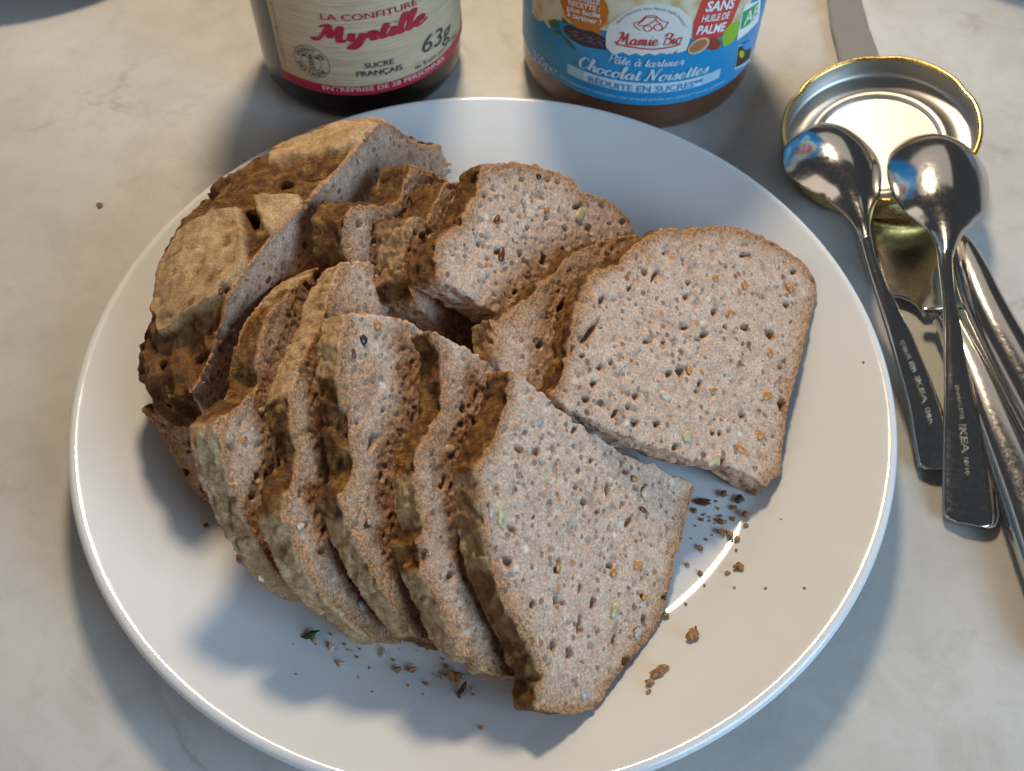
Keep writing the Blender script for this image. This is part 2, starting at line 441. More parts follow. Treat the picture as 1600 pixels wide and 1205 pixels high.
def make_slice(label, group, n, o, outline, thick, seedn, pores_px=(), seeds_px=(), n_rand=90, vox=None, toast=1.0):
    vox = vox or VOX
    e = np.cross([0, 0, 1.0], n); e /= np.linalg.norm(e); g = np.cross(n, e)
    P3 = np.array([hit(p, n, o) for p in outline])
    types = [p[2] for p in outline]
    gs = g if g[2] > 0 else -g
    for q in P3:                                   # hidden ends stop on the plate
        zp = plate_z(q[0], q[1]) + 0.0006
        if q[2] < zp: q += gs * ((zp - q[2]) / gs[2])
    poly = np.stack([(P3 - o) @ e, (P3 - o) @ g], -1)
    # finer, slightly uneven outline
    fin, ft = [], []
    for k in range(len(poly)):
        a, b = poly[k], poly[(k + 1) % len(poly)]
        m = max(1, int(np.hypot(*(b - a)) / 0.004))
        for t in np.arange(m) / m: fin.append(a + (b - a) * t); ft.append(types[k])
    fin = np.array(fin)
    area2 = 0.5 * np.sum(fin[:, 0] * np.roll(fin[:, 1], -1) - np.roll(fin[:, 0], -1) * fin[:, 1])
    M = len(fin)
    front3 = o + fin[:, :1] * e + fin[:, 1:] * g
    back3 = front3 - n * thick
    V = np.concatenate([front3, back3])
    Fc = [tuple(range(M)), tuple(range(2 * M - 1, M - 1, -1))]
    for k in range(M):
        j = (k + 1) % M; Fc.append((k, k + M, j + M, j))
    if area2 < 0: Fc = [tuple(reversed(f)) for f in Fc]
    V, NO, Fq = remesh(V, Fc, vox)
    A = np.stack([(V - o) @ e, (V - o) @ g], -1); dep = -(V - o) @ n
    D = seg_dist(A, fin); T = np.array(ft)
    def dt(t):
        s = T == t
        return D[:, s].min(1) if s.any() else np.full(len(A), 1.0)
    dF, dB, dU, dK = dt('F'), dt('B'), dt('U'), dt('K')
    dcr = np.minimum(np.minimum(dF, dB), dU); dall = np.minimum(dcr, dK)
    side = smooth(0.0016, 0.0006, dall) * smooth(0.0, 0.0010, dep) * smooth(thick, thick - 0.0008, dep)
    iscr = smooth(-0.001, 0.001, dK - dcr)
    crust = side * iscr
    fl = smooth(-0.0012, 0.0012, np.minimum(dB, dU) - dF) 
    bu = smooth(-0.0012, 0.0012, np.minimum(dF, dU) - dB)
    sd = seedn * 13
    patch = fbm(V, 0.009, 3, sd)
    fl = np.clip(fl * smooth(-0.55, -0.1, patch + 0.18), 0, 1)
    rim = np.exp(-np.maximum(dcr - 0.0006, 0) / ((0.0014 + 0.0018 * np.clip(0.5 + 0.9 * fbm(V, 0.005, 3, sd + 5), 0, 2)) * toast)) * (1 - crust) * smooth(-0.004, 0.0, dK - dcr)
    rim = np.maximum(rim, np.exp(-np.maximum(dU - 0.0012, 0) / (0.0024 + 0.0026 * np.clip(0.5 + fbm(V, 0.004, 3, sd + 21), 0, 2))) * (1 - crust) * smooth(-0.003, 0.0, dK - dU))
    if toast > 1.2: rim = np.maximum(rim, 0.62 * smooth(-0.12, 0.32, fbm(V, 0.013, 4, sd + 41)) * (1 - crust))
    NO = tri_normals(V, Fq)
    frontm = (NO @ n) > 0.55
    cr = 1 - crust
    d = cr * (0.00022 * fbm(V, 0.0042, 2, sd + 1) + 0.00020 * vnoise(V / 0.0015, sd + 2) + 0.00022 * vnoise(V / 0.0009, sd + 3))
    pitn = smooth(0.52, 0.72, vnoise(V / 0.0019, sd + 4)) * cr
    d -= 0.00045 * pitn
    d += crust * (1 - bu) * (0.0007 * fbm(V, 0.011, 3, sd + 6) + 0.00032 * ridged(V, 0.004, 2, sd + 7) + 0.00025 * vnoise(V / 0.0014, sd + 15) - 0.0009 * smooth(0.80, 0.97, 1 - np.abs(fbm(V, 0.0075, 3, sd + 31))) * smooth(0.0, 0.3, fbm(V, 0.012, 2, sd + 33) + 0.1))
    d += crust * bu * (0.0015 * ridged(V, 0.010, 3, sd + 8) + 0.0010 * fbm(V, 0.004, 3, sd + 9) + 0.0004 * vnoise(V / 0.0016, sd + 16) - 0.0014 * smooth(0.3, 0.6, vnoise(V / 0.006, sd + 17)))
    # K faces are torn a little rougher
    kf = smooth(0.0016, 0.0006, dK) * cr
    d += kf * (0.0005 * fbm(V, 0.003, 3, sd + 11))
    V = V + NO * d[:, None]
    # large unevenness of the outline and of the face
    V = V + n * (0.0007 * fbm(V, 0.03, 2, sd + 12))[:, None]
    V = V + (e * (0.0007 * fbm(V, 0.008, 2, sd + 13) + 0.0006 * fbm(V, 0.0024, 2, sd + 18))[:, None] + g * (0.0007 * fbm(V, 0.008, 2, sd + 14) + 0.0006 * fbm(V, 0.0024, 2, sd + 19))[:, None]) * (0.3 + 0.7 * smooth(0.004, 0, dall))[:, None]
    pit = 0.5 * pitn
    r2 = np.random.default_rng(seedn)
    pores = []
    lo, hi = fin.min(0), fin.max(0)
    k = 0
    n_rand = int(n_rand * 0.42)
    cand = r2.uniform(lo, hi, (n_rand * 3, 2)); cand = cand[inside(cand, fin)][:n_rand]
    for c in cand:
        s = 0.00024 + 0.00080 * r2.random() ** 4
        pores.append((c[0], c[1], s * r2.uniform(1.0, 1.9), s, math.pi / 2 + r2.normal(0, 0.6), -0.0005 - 1.5 * s))
    for (x, y, ra, rb, ang) in pores_px:
        q = hit((x, y), n, o); sc = np.linalg.norm(q - CAM) / FPX
        # angle given in the photo's pixels; turn it into the plane
        q2 = hit((x + 4 * math.cos(math.radians(ang)), y - 4 * math.sin(math.radians(ang))), n, o)
        v2 = np.array([(q2 - q) @ e, (q2 - q) @ g])
        pores.append(((q - o) @ e, (q - o) @ g, ra * sc, rb * sc, math.atan2(v2[1], v2[0]), -(0.0016 + 0.9 * rb * sc)))
    add_pores(V, n, frontm & (dep < thick * 0.5), A, None, pores, pit)
    NO = tri_normals(V, Fq)
    base = np.array([*V[:, :2].mean(0), V[:, 2].min()])
    root = thing("bread_slice", label, "bread slice", base, group)
    fc = crust[Fq].mean(1) > 0.5
    attrs = dict(crust=crust, flour=fl, burst=bu, rim=rim, pit=np.clip(pit, 0, 1))
    emit_part("crumb", V, NO, Fq, ~fc, attrs, root, base)
    emit_part("crust", V, NO, Fq, fc, attrs, root, base)
    for (x, y, la, lb, ang, kind) in seeds_px:
        q = hit((x, y), n, o); sc = np.linalg.norm(q - CAM) / FPX
        q2 = hit((x + 4 * math.cos(math.radians(ang)), y - 4 * math.sin(math.radians(ang))), n, o)
        v2 = np.array([(q2 - q) @ e, (q2 - q) @ g])
        add_seed(q, n, e, g, math.atan2(v2[1], v2[0]), la * sc, lb * sc, kind, root, base)
    return root

SLICES = "slices cut from the dark seeded loaf"
def plane3(a, b, c):
    A, B, Cc = at(*a), at(*b), at(*c); n = np.cross(B - A, Cc - A); n /= np.linalg.norm(n)
    return (n if n[2] > 0 else -n), A
def plane_chain(first, seq):
    n, o = first; res = [(n, o)]
    for al, be, px, tt in seq:
        q = hit(px, n, o - n * tt); n = nrm(al, be); o = q; res.append((n, o))
    return res
FR = plane_chain(plane3((1087, 759, .0115), (985, 1087, .0062), (770, 688, .0625)),
                 [(-20, 48, (645, 760), 0.0135), (-15, 54, (545, 690), 0.0132), (-9, 60, (455, 650), 0.0130), (-7, 66, (404, 590), 0.0135), (-14, 76, (300, 650), 0.0230)])
BK = plane_chain(plane3((1221, 745, .0090), (1276, 440, .0190), (905, 470, .0585)),
                 [(-22, 41, (835, 600), 0.0115), (-20, 48, (770, 330), 0.0120), (-20, 56, (634, 380), 0.0125), (-22, 64, (600, 322), 0.014)])

FR[5] = plane3((337, 796, .0085), (240, 660, .0260), (400, 560, .0460))
# front row, from the slice nearest the viewer to the one against the heel
make_slice("nearest half slice of seeded bread, its whole crumb face in view, overlapping the others", SLICES, *FR[0], [
    (799, 578, 'K'), (830, 600, 'K'), (880, 642, 'K'), (950, 692, 'K'), (1020, 727, 'K'), (1087, 759, 'U'), (1080, 790, 'U'), (1062, 850, 'U'), (1047, 920, 'U'),
    (1027, 985, 'U'), (1008, 1050, 'U'), (985, 1087, 'U'), (930, 1110, 'U'), (880, 1116, 'U'), (841, 1113, 'B'), (838, 1090, 'B'), (846, 1062, 'B'), (839, 1048, 'B'),
    (822, 1009, 'U'), (789, 953, 'U'), (767, 891, 'F'), (756, 844, 'F'), (749, 787, 'F'), (746, 742, 'B'), (770, 688, 'B'), (791, 626, 'B')],
    0.0098, 1,
    [(839, 707, 8, 4, 90), (863, 704, 8, 3, 90), (950, 766, 14, 4.5, 90), (983, 815, 12, 4, 60), (912, 785, 7, 6, 0), (905, 919, 9, 4, 85), (904, 976, 17, 5, 85), (926, 941, 9, 5, 90),
     (960, 997, 8, 4, 65), (793, 877, 9, 7, 120), (887, 1021, 10, 5, 90), (933, 801, 4, 4, 0), (898, 671, 8, 5, 60), (978, 1033, 9, 6, 20), (1006, 967, 5, 7, 0), (830, 945, 5, 6, 0), (872, 880, 4, 6, 0),
     (924, 720, 5, 4, 0), (899, 762, 5, 4, 20)],
    [(782, 803, 21, 8, 92, 'green'), (767, 799, 13, 6, 98, 'grey'), (845, 657, 10, 6, 65, 'grey'), (961, 953, 17, 8, 72, 'green'), (1009, 768, 13, 8, 70, 'pale'), (997, 988, 11, 7, 55, 'grey'),
     (914, 1085, 10, 8, 20, 'grey'), (862, 751, 10, 7, 30, 'pale'), (832, 807, 5, 5, 0, 'red'), (992, 749, 8, 5, -30, 'orange'), (959, 896, 7, 7, 0, 'orange'), (997, 884, 12, 7, 15, 'orange'),
     (872, 886, 9, 5, 100, 'orange'), (861, 981, 9, 5, 100, 'orange'), (1007, 934, 6, 5, 0, 'orange'), (808, 716, 8, 5, 80, 'orange'), (850, 754, 7, 5, 80, 'orange'), (1006, 797, 9, 4, -35, 'red')],
    n_rand=150)
make_slice("half slice tucked directly behind the nearest slice, a pale pointed crust tip at its middle", SLICES, *FR[1], [
    (672, 514, 'K'), (730, 545, 'K'), (800, 592, 'K'), (900, 652, 'K'), (1000, 720, 'U'), (990, 800, 'U'), (950, 950, 'U'), (900, 1040, 'U'), (820, 1064, 'F'), (770, 1052, 'F'),
    (716, 1018, 'F'), (690, 960, 'F'), (655, 895, 'B'), (646, 850, 'B'), (661, 825, 'F'), (650, 795, 'F'), (643, 740, 'B'), (646, 718, 'B'), (662, 690, 'B'), (690, 640, 'B'), (691, 600, 'B'), (688, 545, 'B')],
    0.0086, 2, [(660, 870, 12, 8, 70), (690, 760, 7, 4, 60), (742, 660, 7, 5, 60), (720, 720, 7, 5, 80), (722, 640, 4, 8, 0), (705, 900, 8, 6, 30)],
    [(703, 703, 11, 9, 20, 'pale'), (730, 1000, 6, 4, 20, 'orange')], n_rand=110, toast=2.4)
make_slice("middle half slice of the front row with a dark berry spot near its top", SLICES, *FR[2], [
    (541, 488, 'K'), (575, 490, 'K'), (640, 502, 'K'), (720, 548, 'K'), (790, 620, 'K'), (900, 720, 'U'), (880, 850, 'U'), (820, 980, 'U'), (720, 1020, 'U'), (652, 996, 'F'), (600, 930, 'F'), (565, 870, 'F'),
    (540, 810, 'B'), (530, 775, 'B'), (549, 755, 'B'), (553, 720, 'B'), (546, 690, 'B'), (541, 640, 'B'), (530, 585, 'F'), (533, 530, 'F')],
    0.0086, 3, [(583, 690, 12, 5, 80), (600, 640, 5, 4, 0), (575, 820, 7, 5, 50), (560, 660, 4, 5, 0), (597, 745, 6, 4, 70)],
    [(568, 531, 8, 9, 20, 'dark'), (553, 552, 9, 4, 100, 'red'), (590, 509, 8, 9, 0, 'orange'), (578, 815, 6, 5, 20, 'grey')], n_rand=110, toast=2.4)
make_slice("narrow half slice between the berry spotted slice and the pale shouldered one", SLICES, *FR[3], [
    (536, 413, 'K'), (574, 406, 'K'), (620, 440, 'K'), (660, 500, 'K'), (690, 560, 'K'), (740, 640, 'K'), (800, 740, 'U'), (780, 880, 'U'), (715, 1005, 'U'), (650, 1018, 'F'), (590, 1003, 'F'), (540, 960, 'F'), (495, 920, 'F'),
    (462, 860, 'F'), (441, 805, 'B'), (449, 770, 'B'), (466, 724, 'B'), (463, 680, 'B'), (450, 620, 'F'), (474, 560, 'F'), (502, 505, 'F'), (516, 452, 'F')],
    0.0086, 4, [(480, 820, 7, 5, 40), (505, 860, 9, 6, 30), (470, 770, 5, 8, 0)], [(470, 822, 9, 5, 20, 'pale'), (565, 945, 8, 10, 60, 'grey')], n_rand=100, toast=2.4)
make_slice("half slice at the left of the front row with a broad pale crust shoulder", SLICES, *FR[4], [
    (508, 417, 'K'), (560, 470, 'K'), (620, 560, 'K'), (660, 700, 'U'), (640, 850, 'U'), (560, 930, 'U'), (487, 937, 'F'), (440, 905, 'F'), (407, 860, 'F'), (377, 800, 'F'), (352, 740, 'F'),
    (342, 690, 'F'), (340, 658, 'B'), (376, 628, 'B'), (402, 605, 'B'), (404, 560, 'B'), (420, 500, 'B'), (440, 472, 'F'), (472, 440, 'F')],
    0.0090, 5, [(364, 699, 9, 4, 100), (378, 659, 6, 4, 80), (400, 745, 6, 5, 0)],
    [(379, 689, 6, 6, 0, 'orange'), (409, 642, 7, 6, 40, 'pale'), (423, 630, 7, 6, 60, 'pale'), (408, 905, 7, 4, -40, 'pale')], n_rand=90, toast=2.0)
make_slice("shadowed half slice at far left squeezed between the big heel and the front row", SLICES, *FR[5], [
    (385, 560, 'K'), (410, 640, 'K'), (430, 760, 'U'), (400, 825, 'U'), (337, 796, 'F'), (300, 762, 'F'), (265, 705, 'F'), (242, 662, 'F'), (218, 640, 'B'), (262, 640, 'B'), (305, 635, 'B'), (350, 595, 'B')],
    0.0098, 6, [(300, 690, 8, 6, 60), (290, 740, 7, 8, 0), (320, 760, 6, 6, 0)], [], n_rand=80, toast=2.6)
# back row
make_slice("large half slice at right on the plate, pitted crumb face turned to the light", SLICES, *BK[0], [
    (864, 621, 'B'), (879, 580, 'B'), (891, 548, 'B'), (899, 486, 'B'), (918, 447, 'B'), (934, 424, 'B'), (965, 414, 'B'), (989, 385, 'U'), (1035, 357, 'U'), (1074, 359, 'U'), (1113, 351, 'U'), (1149, 353, 'U'),
    (1192, 367, 'U'), (1227, 388, 'U'), (1258, 408, 'U'), (1275, 437, 'U'), (1277, 463, 'U'), (1262, 525, 'U'), (1246, 584, 'U'), (1231, 642, 'U'), (1225, 701, 'U'), (1221, 742, 'U'), (1195, 762, 'K'),
    (1168, 742, 'K'), (1141, 726, 'K'), (1090, 720, 'K'), (1043, 705, 'K'), (996, 689, 'K'), (950, 669, 'K'), (903, 646, 'K')],
    0.0098, 7,
    [(924, 517, 28, 6, 52), (1024, 431, 14, 3.5, 60), (942, 468, 8, 5, 60), (1071, 465, 7, 5, 30), (1115, 488, 7, 6, 0), (1100, 523, 9, 5, 30), (1164, 513, 8, 5, 0), (1204, 523, 10, 8, 0), (1071, 511, 7, 4, 0),
     (1132, 512, 4, 3, 0), (1012, 534, 7, 3.5, 0), (1037, 534, 4, 3, 0), (1063, 581, 8, 9, 0), (1092, 600, 6, 4, 80), (1045, 584, 7, 5, 30), (993, 618, 7, 6, 0), (916, 623, 6, 6, 0), (938, 574, 5, 5, 0),
     (927, 600, 6, 5, 0), (993, 661, 6, 6, 0), (1026, 662, 7, 6, 0), (1113, 677, 4, 4, 0), (1124, 678, 4, 4, 0), (1222, 632, 8, 11, 0), (1055, 699, 5, 6, 0), (1164, 398, 11, 3.5, 10), (1241, 424, 7, 4, 10),
     (1230, 476, 6, 6, 0), (955, 566, 5, 5, 0), (909, 557, 4, 4, 0), (961, 646, 10, 4, 60), (985, 450, 8, 3, 55), (1040, 395, 6, 3, 40)],
    [(1075, 680, 15, 8, 55, 'green'), (1040, 619, 13, 7, -30, 'pale'), (1108, 466, 12, 5, 60, 'pale'), (1199, 619, 12, 7, 15, 'orange'), (1188, 681, 10, 8, 0, 'orange'), (1160, 704, 16, 6, -35, 'orange'),
     (1203, 552, 8, 7, 80, 'orange'), (1141, 489, 6, 6, 0, 'orange'), (1164, 447, 7, 6, 0, 'orange'), (1095, 582, 6, 6, 0, 'orange'), (1113, 609, 12, 4, 5, 'orange'), (1236, 451, 8, 7, 0, 'orange'),
     (1117, 435, 8, 6, 20, 'orange'), (1077, 578, 7, 5, 80, 'orange'), (1115, 722, 14, 5, 20, 'green')],
    n_rand=200)
make_slice("thin half slice wedged behind the large right one, pale crust triangle at its foot", SLICES, *BK[1], [
    (799, 496, 'B'), (820, 470, 'B'), (850, 440, 'B'), (880, 416, 'B'), (895, 395, 'B'), (940, 376, 'U'), (992, 366, 'U'), (1060, 400, 'U'), (1090, 500, 'U'), (1060, 640, 'K'), (960, 680, 'K'), (840, 625, 'K'),
    (790, 585, 'K'), (772, 560, 'F'), (772, 530, 'F'), (768, 498, 'B')],
    0.0100, 8, [(880, 480, 18, 7, 55), (845, 540, 6, 5, 40)], [(915, 400, 6, 5, 20, 'orange')], n_rand=80, toast=2.6)
make_slice("rear half slice with a broad crumb face, one pumpkin seed and a small dark hole", SLICES, *BK[2], [
    (757, 258, 'U'), (799, 253, 'U'), (832, 255, 'U'), (868, 269, 'U'), (895, 280, 'U'), (908, 298, 'U'), (932, 303, 'U'), (965, 323, 'U'), (985, 343, 'U'), (992, 365, 'U'), (985, 430, 'U'), (965, 520, 'U'),
    (900, 570, 'K'), (800, 505, 'K'), (750, 478, 'K'), (726, 460, 'K'), (686, 437, 'B'), (679, 406, 'B'), (681, 376, 'B'), (699, 366, 'B'), (722, 353, 'B'), (739, 316, 'B'), (756, 275, 'B')],
    0.0105, 9,
    [(903, 323, 12, 4, 10), (851, 407, 6, 9, 0), (815, 396, 5, 6, 0), (826, 356, 5, 4, 0), (921, 359, 6, 7, 0), (817, 280, 6, 4, -40), (749, 381, 4, 6, 0), (940, 322, 7, 4, -30), (972, 347, 6, 5, 0), (880, 393, 5, 4, 0)],
    [(906, 335, 14, 8, 70, 'green'), (784, 397, 13, 6, 80, 'red'), (778, 343, 9, 4, 75, 'red'), (744, 363, 6, 4, 60, 'grey'), (819, 316, 5, 4, 60, 'grey'), (855, 328, 6, 4, 20, 'orange'), (842, 276, 5, 5, 0, 'dark')],
    n_rand=130)
make_slice("rear half slice showing little but olive brown dome crust behind the pumpkin seed slice", SLICES, *BK[3], [
    (699, 284, 'U'), (760, 290, 'U'), (880, 320, 'U'), (920, 390, 'U'), (900, 500, 'K'), (780, 575, 'K'), (700, 530, 'K'), (645, 468, 'B'), (633, 438, 'F'), (635, 380, 'F'), (633, 344, 'B'), (656, 338, 'B'), (668, 350, 'B'), (676, 328, 'B')],
    0.0125, 10, [(650, 365, 6, 4, 20)], [(660, 366, 8, 5, 15, 'dark')], n_rand=60, toast=2.0)
make_slice("rearmost half slice with a golden brown torn crown next to the heel", SLICES, *BK[4], [
    (644, 258, 'U'), (668, 266, 'U'), (696, 282, 'U'), (760, 320, 'U'), (840, 420, 'U'), (800, 480, 'K'), (620, 480, 'K'), (550, 440, 'B'), (538, 380, 'B'), (537, 340, 'B'), (552, 320, 'B'), (598, 322, 'B'), (624, 312, 'B'), (634, 285, 'B')],
    0.0125, 11, [(560, 350, 8, 6, 30)], [], n_rand=60, toast=2.0)

def make_heel():
    n = nrm(-24, 80); n0, o0 = FR[4]
    o = hit((345, 465), n0, o0 - n0 * 0.012)
    st = [((690, 230), (686, 226), (682, 223), .002), ((652, 226), (642, 217), (632, 209), .006), ((600, 190), (560, 194), (522, 200), .016), ((545, 246), (490, 240), (432, 233), .017),
          ((482, 312), (420, 285), (342, 273), .018), ((440, 352), (370, 345), (288, 337), .018), ((398, 404), (325, 420), (252, 407), .018), ((362, 455), (305, 480), (245, 472), .018),
          ((344, 520), (290, 545), (209, 545), .018), ((322, 575), (270, 598), (222, 600), .016), ((300, 615), (275, 622), (245, 640), .010)]
    rings = []
    for A, Mm, S, dz in st:
        a = hit(A, n, o); m = at(Mm[0], Mm[1], a[2] - 0.25 * dz); s = at(S[0], S[1], a[2] - dz)
        zb = plate_z(a[0], a[1]) + 0.0008
        # foot of the cut face: go down the plane
        g = np.cross(n, np.cross([0, 0, 1.0], n)); g /= np.linalg.norm(g)
        if g[2] > 0: g = -g
        c = a + g * max(0.004, (a[2] - zb) / abs(g[2]))
        s2 = s + np.array([0.001, -0.001, -0.45 * (s[2] - zb)])
        b = np.array([s[0] + 0.012, s[1] - 0.005, plate_z(s[0] + 0.012, s[1] - 0.005) + 0.0008])
        rings.append([a, 0.5 * (a + m) + np.array([0, 0, .0012]), m, 0.5 * (m + s) + np.array([-.0005, 0, .0022]), s, s2, b, c])
    rr = [list(r) for r in zip(*[catmull([r[k] for r in rings], 4) for k in range(8)])]
    V = np.array([p for r in rr for p in r]); K = 8; L = len(rr)
    Fc = [tuple(range(K)), tuple(range(L * K - 1, (L - 1) * K - 1, -1))]
    for i in range(L - 1):
        for k in range(K):
            j = (k + 1) % K; Fc.append((i * K + k, (i + 1) * K + k, (i + 1) * K + j, i * K + j))
    bmx = bmesh.new(); vs = [bmx.verts.new(v) for v in V]
    for f in Fc: bmx.faces.new([vs[q] for q in f])
    bmesh.ops.recalc_face_normals(bmx, faces=bmx.faces)
    bmesh.ops.triangulate(bmx, faces=bmx.faces)
    V = np.array([v.co[:] for v in bmx.verts]); Fc = [tuple(v.index for v in f.verts) for f in bmx.faces]
    bmx.verts.index_update(); Fc = [tuple(v.index for v in f.verts) for f in bmx.faces]; bmx.free()
    V, NO, Fq = remesh(V, Fc, 0.00075)
    NO = tri_normals(V, Fq)
    e = np.cross([0, 0, 1.0], n); e /= np.linalg.norm(e); g = np.cross(n, e)
    dpl = -(V - o) @ n
    crust = smooth(0.0006, 0.0018, dpl)
    # flour plates, located on the crust by polygons
    X = project(V)
    polys = [[(602, 178), (520, 197), (428, 228), (418, 252), (470, 245), (540, 236), (575, 216), (604, 192)],
             [(280, 366), (333, 329), (373, 333), (381, 373), (391, 412), (345, 462), (300, 490), (250, 524), (240, 480), (255, 412)],
             [(399, 309), (473, 303), (450, 350), (429, 375), (406, 346)]]
    fl = np.zeros(len(V)); edge = np.full(len(V), 99.0)
    wob = 9 * fbm(V, 0.007, 4, 400)
    for p in polys:
        p = np.array(p, float); dd = seg_dist(X, p).min(1); ins = inside(X, p)
        sdv = np.where(ins, dd, -dd) + wob
        fl = np.maximum(fl, smooth(-4, 4, sdv)); edge = np.minimum(edge, np.abs(sdv))
    up = smooth(-0.1, 0.2, NO[:, 2] * 0.6 - NO[:, 0] * 0.4)
    fl *= crust
    lowp = np.array([(200, 560), (262, 530), (345, 470), (330, 520), (290, 620), (240, 660)], float)
    fl *= smooth(-0.95, -0.3, fbm(V, 0.007, 3, 450))
    low = inside(X, lowp).astype(float)
    bu = (1 - fl) * crust * (1 - 0.75 * low)
    topz = smooth(0.012, 0.03, V[:, 2])
    bu *= topz
    d = crust * fl * (0.0007 + 0.0007 * smooth(12, 2, edge) + 0.0006 * fbm(V, 0.012, 3, 501) + 0.00045 * ridged(V, 0.0045, 3, 502) - 0.0007 * smooth(0.55, 0.9, ridged(V, 0.012, 2, 503)))
    d += crust * (1 - fl) * (-0.0016 + 0.0019 * ridged(V, 0.012, 3, 504) + 0.0012 * fbm(V, 0.0045, 3, 505) + 0.0005 * vnoise(V / 0.0017, 515) - 0.0018 * smooth(0.25, 0.6, vnoise(V / 0.006, 516)))
    cr = 1 - crust
    d += cr * (0.00030 * fbm(V, 0.0042, 2, 506) + 0.0002 * vnoise(V / 0.0016, 507) + 0.0002 * vnoise(V / 0.0008, 508))
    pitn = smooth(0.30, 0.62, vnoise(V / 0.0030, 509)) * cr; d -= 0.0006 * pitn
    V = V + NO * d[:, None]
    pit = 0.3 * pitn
    # torn holes in the crust
    hd = np.array([0.35, 0.15, -1.0]); hd /= np.linalg.norm(hd)
    for hx, hy, ra, rb, ang, dp in [(388, 340, 15, 11, -55, 0.008), (486, 273, 16, 6, 5, 0.004), (445, 285, 10, 5, 0, 0.003), (348, 452, 8, 6, 20, 0.003), (320, 300, 14, 6, 30, 0.003), (300, 560, 10, 6, 60, 0.004), (250, 570, 9, 7, 60, 0.004)]:
        c, s = math.cos(math.radians(-ang)), math.sin(math.radians(-ang))
        dx = X - np.array([hx, hy]); u = (dx[:, 0] * c + dx[:, 1] * s) / ra; v = (-dx[:, 0] * s + dx[:, 1] * c) / rb
        w = smooth(1.15, 0.5, np.sqrt(u * u + v * v) + 0.3 * fbm(V, 0.003, 2, 511)) * (NO[:, 2] > -0.1) * crust
        V = V + hd * (w * dp)[:, None]; pit = np.maximum(pit, w); fl = fl * (1 - w)
    A = np.stack([(V - o) @ e, (V - o) @ g], -1)
    zdn = V[:, 2]
    rimd = np.maximum(0.0, np.array([0]))
    Atop = np.array([[(hit(s[0], n, o) - o) @ e, (hit(s[0], n, o) - o) @ g] for s in st])
    dtop = np.full(len(V), 1.0)
    for p, q in zip(Atop, Atop[1:]):
        D = q - p; t = np.clip(((A - p) @ D) / (D @ D), 0, 1); dtop = np.minimum(dtop, np.linalg.norm(A - p - t[:, None] * D, axis=1))
    rim = np.exp(-dtop / 0.0016) * cr
    rim = np.maximum(rim, 0.9 * smooth(6, 1, edge) * (1 - fl) * 0)
    r2 = np.random.default_rng(77); pores = []
    for k in range(90):
        c = Atop[r2.integers(len(Atop))] + np.array([r2.normal(0, .006), -abs(r2.normal(0, .012))])
        s_ = 0.0004 + 0.0006 * r2.random() ** 2.5
        pores.append((c[0], c[1], s_ * 1.5, s_, 1.5, -0.0004 - 1.4 * s_))
    add_pores(V, n, (NO @ n) > 0.6, A, None, pores, pit)
    NO = tri_normals(V, Fq)
    base = np.array([*V[:, :2].mean(0), V[:, 2].min()])
    root = thing("bread_heel", "big heel of the loaf with flour dusted crust plates at the plate's left", "bread heel", base)
    fc = crust[Fq].mean(1) > 0.5
    attrs = dict(crust=crust, flour=fl, burst=bu, rim=rim, pit=np.clip(pit, 0, 1))
    emit_part("crumb", V, NO, Fq, ~fc, attrs, root, base)
    emit_part("crust", V, NO, Fq, fc, attrs, root, base)
    for (x, y, la, lb, ang, kind) in [(494, 340, 7, 5, 20, 'red'), (477, 384, 7, 6, 20, 'red'), (419, 437, 6, 5, 60, 'red'), (420, 427, 6, 4, 30, 'pale'), (622, 264, 6, 4, 40, 'orange'), (594, 230, 5, 3, 40, 'grey'), (346, 456, 6, 6, 0, 'red')]:
        q = hit((x, y), n, o); sc = np.linalg.norm(q - CAM) / FPX
        q2 = hit((x + 4 * math.cos(math.radians(ang)), y - 4 * math.sin(math.radians(ang))), n, o)
        add_seed(q, n, e, g, math.atan2((q2 - q) @ g, (q2 - q) @ e), la * sc, lb * sc, kind, root, base)
make_heel()

# ------------------------------------------------------------------ jars with printed labels
class Cyl:
    def __init__(s, x, y, R): s.c = np.array([x, y]); s.R = R
    def sz(s, px, py):
        d = ray(px, py); o = CAM[:2] - s.c
        a = d[:2] @ d[:2]; b = 2 * (o @ d[:2]); c = o @ o - s.R ** 2
        disc = max(b * b - 4 * a * c, 0.0)
        t = (-b - math.sqrt(disc)) / (2 * a)
        p = CAM + d * t; q = p[:2] - s.c
        return np.array([s.R * math.atan2(q[0], -q[1]), p[2]])
    def pt(s, u, z, lift):
        r = s.R + lift; a = u / s.R
        return (r * math.sin(a), -r * math.cos(a), z)      # local to the jar axis
INK = {}
def ink(name, col, rough=0.45):
    if name not in INK:
        m, nt, b = mat_new("ink_" + name)
        tc = N(nt, 'ShaderNodeTexCoord').outputs['Object']
        n = noise_node(nt, 900, 3, 0.6, tc)
        nt.links.new(ramp(nt, n.outputs['Fac'], [(0.3, tuple(0.88 * c for c in col)), (0.7, col)]).outputs[0], b.inputs['Base Color'])
        b.inputs['Roughness'].default_value = rough; b.inputs['Specular IOR Level'].default_value = 0.4
        INK[name] = m
    return INK[name]
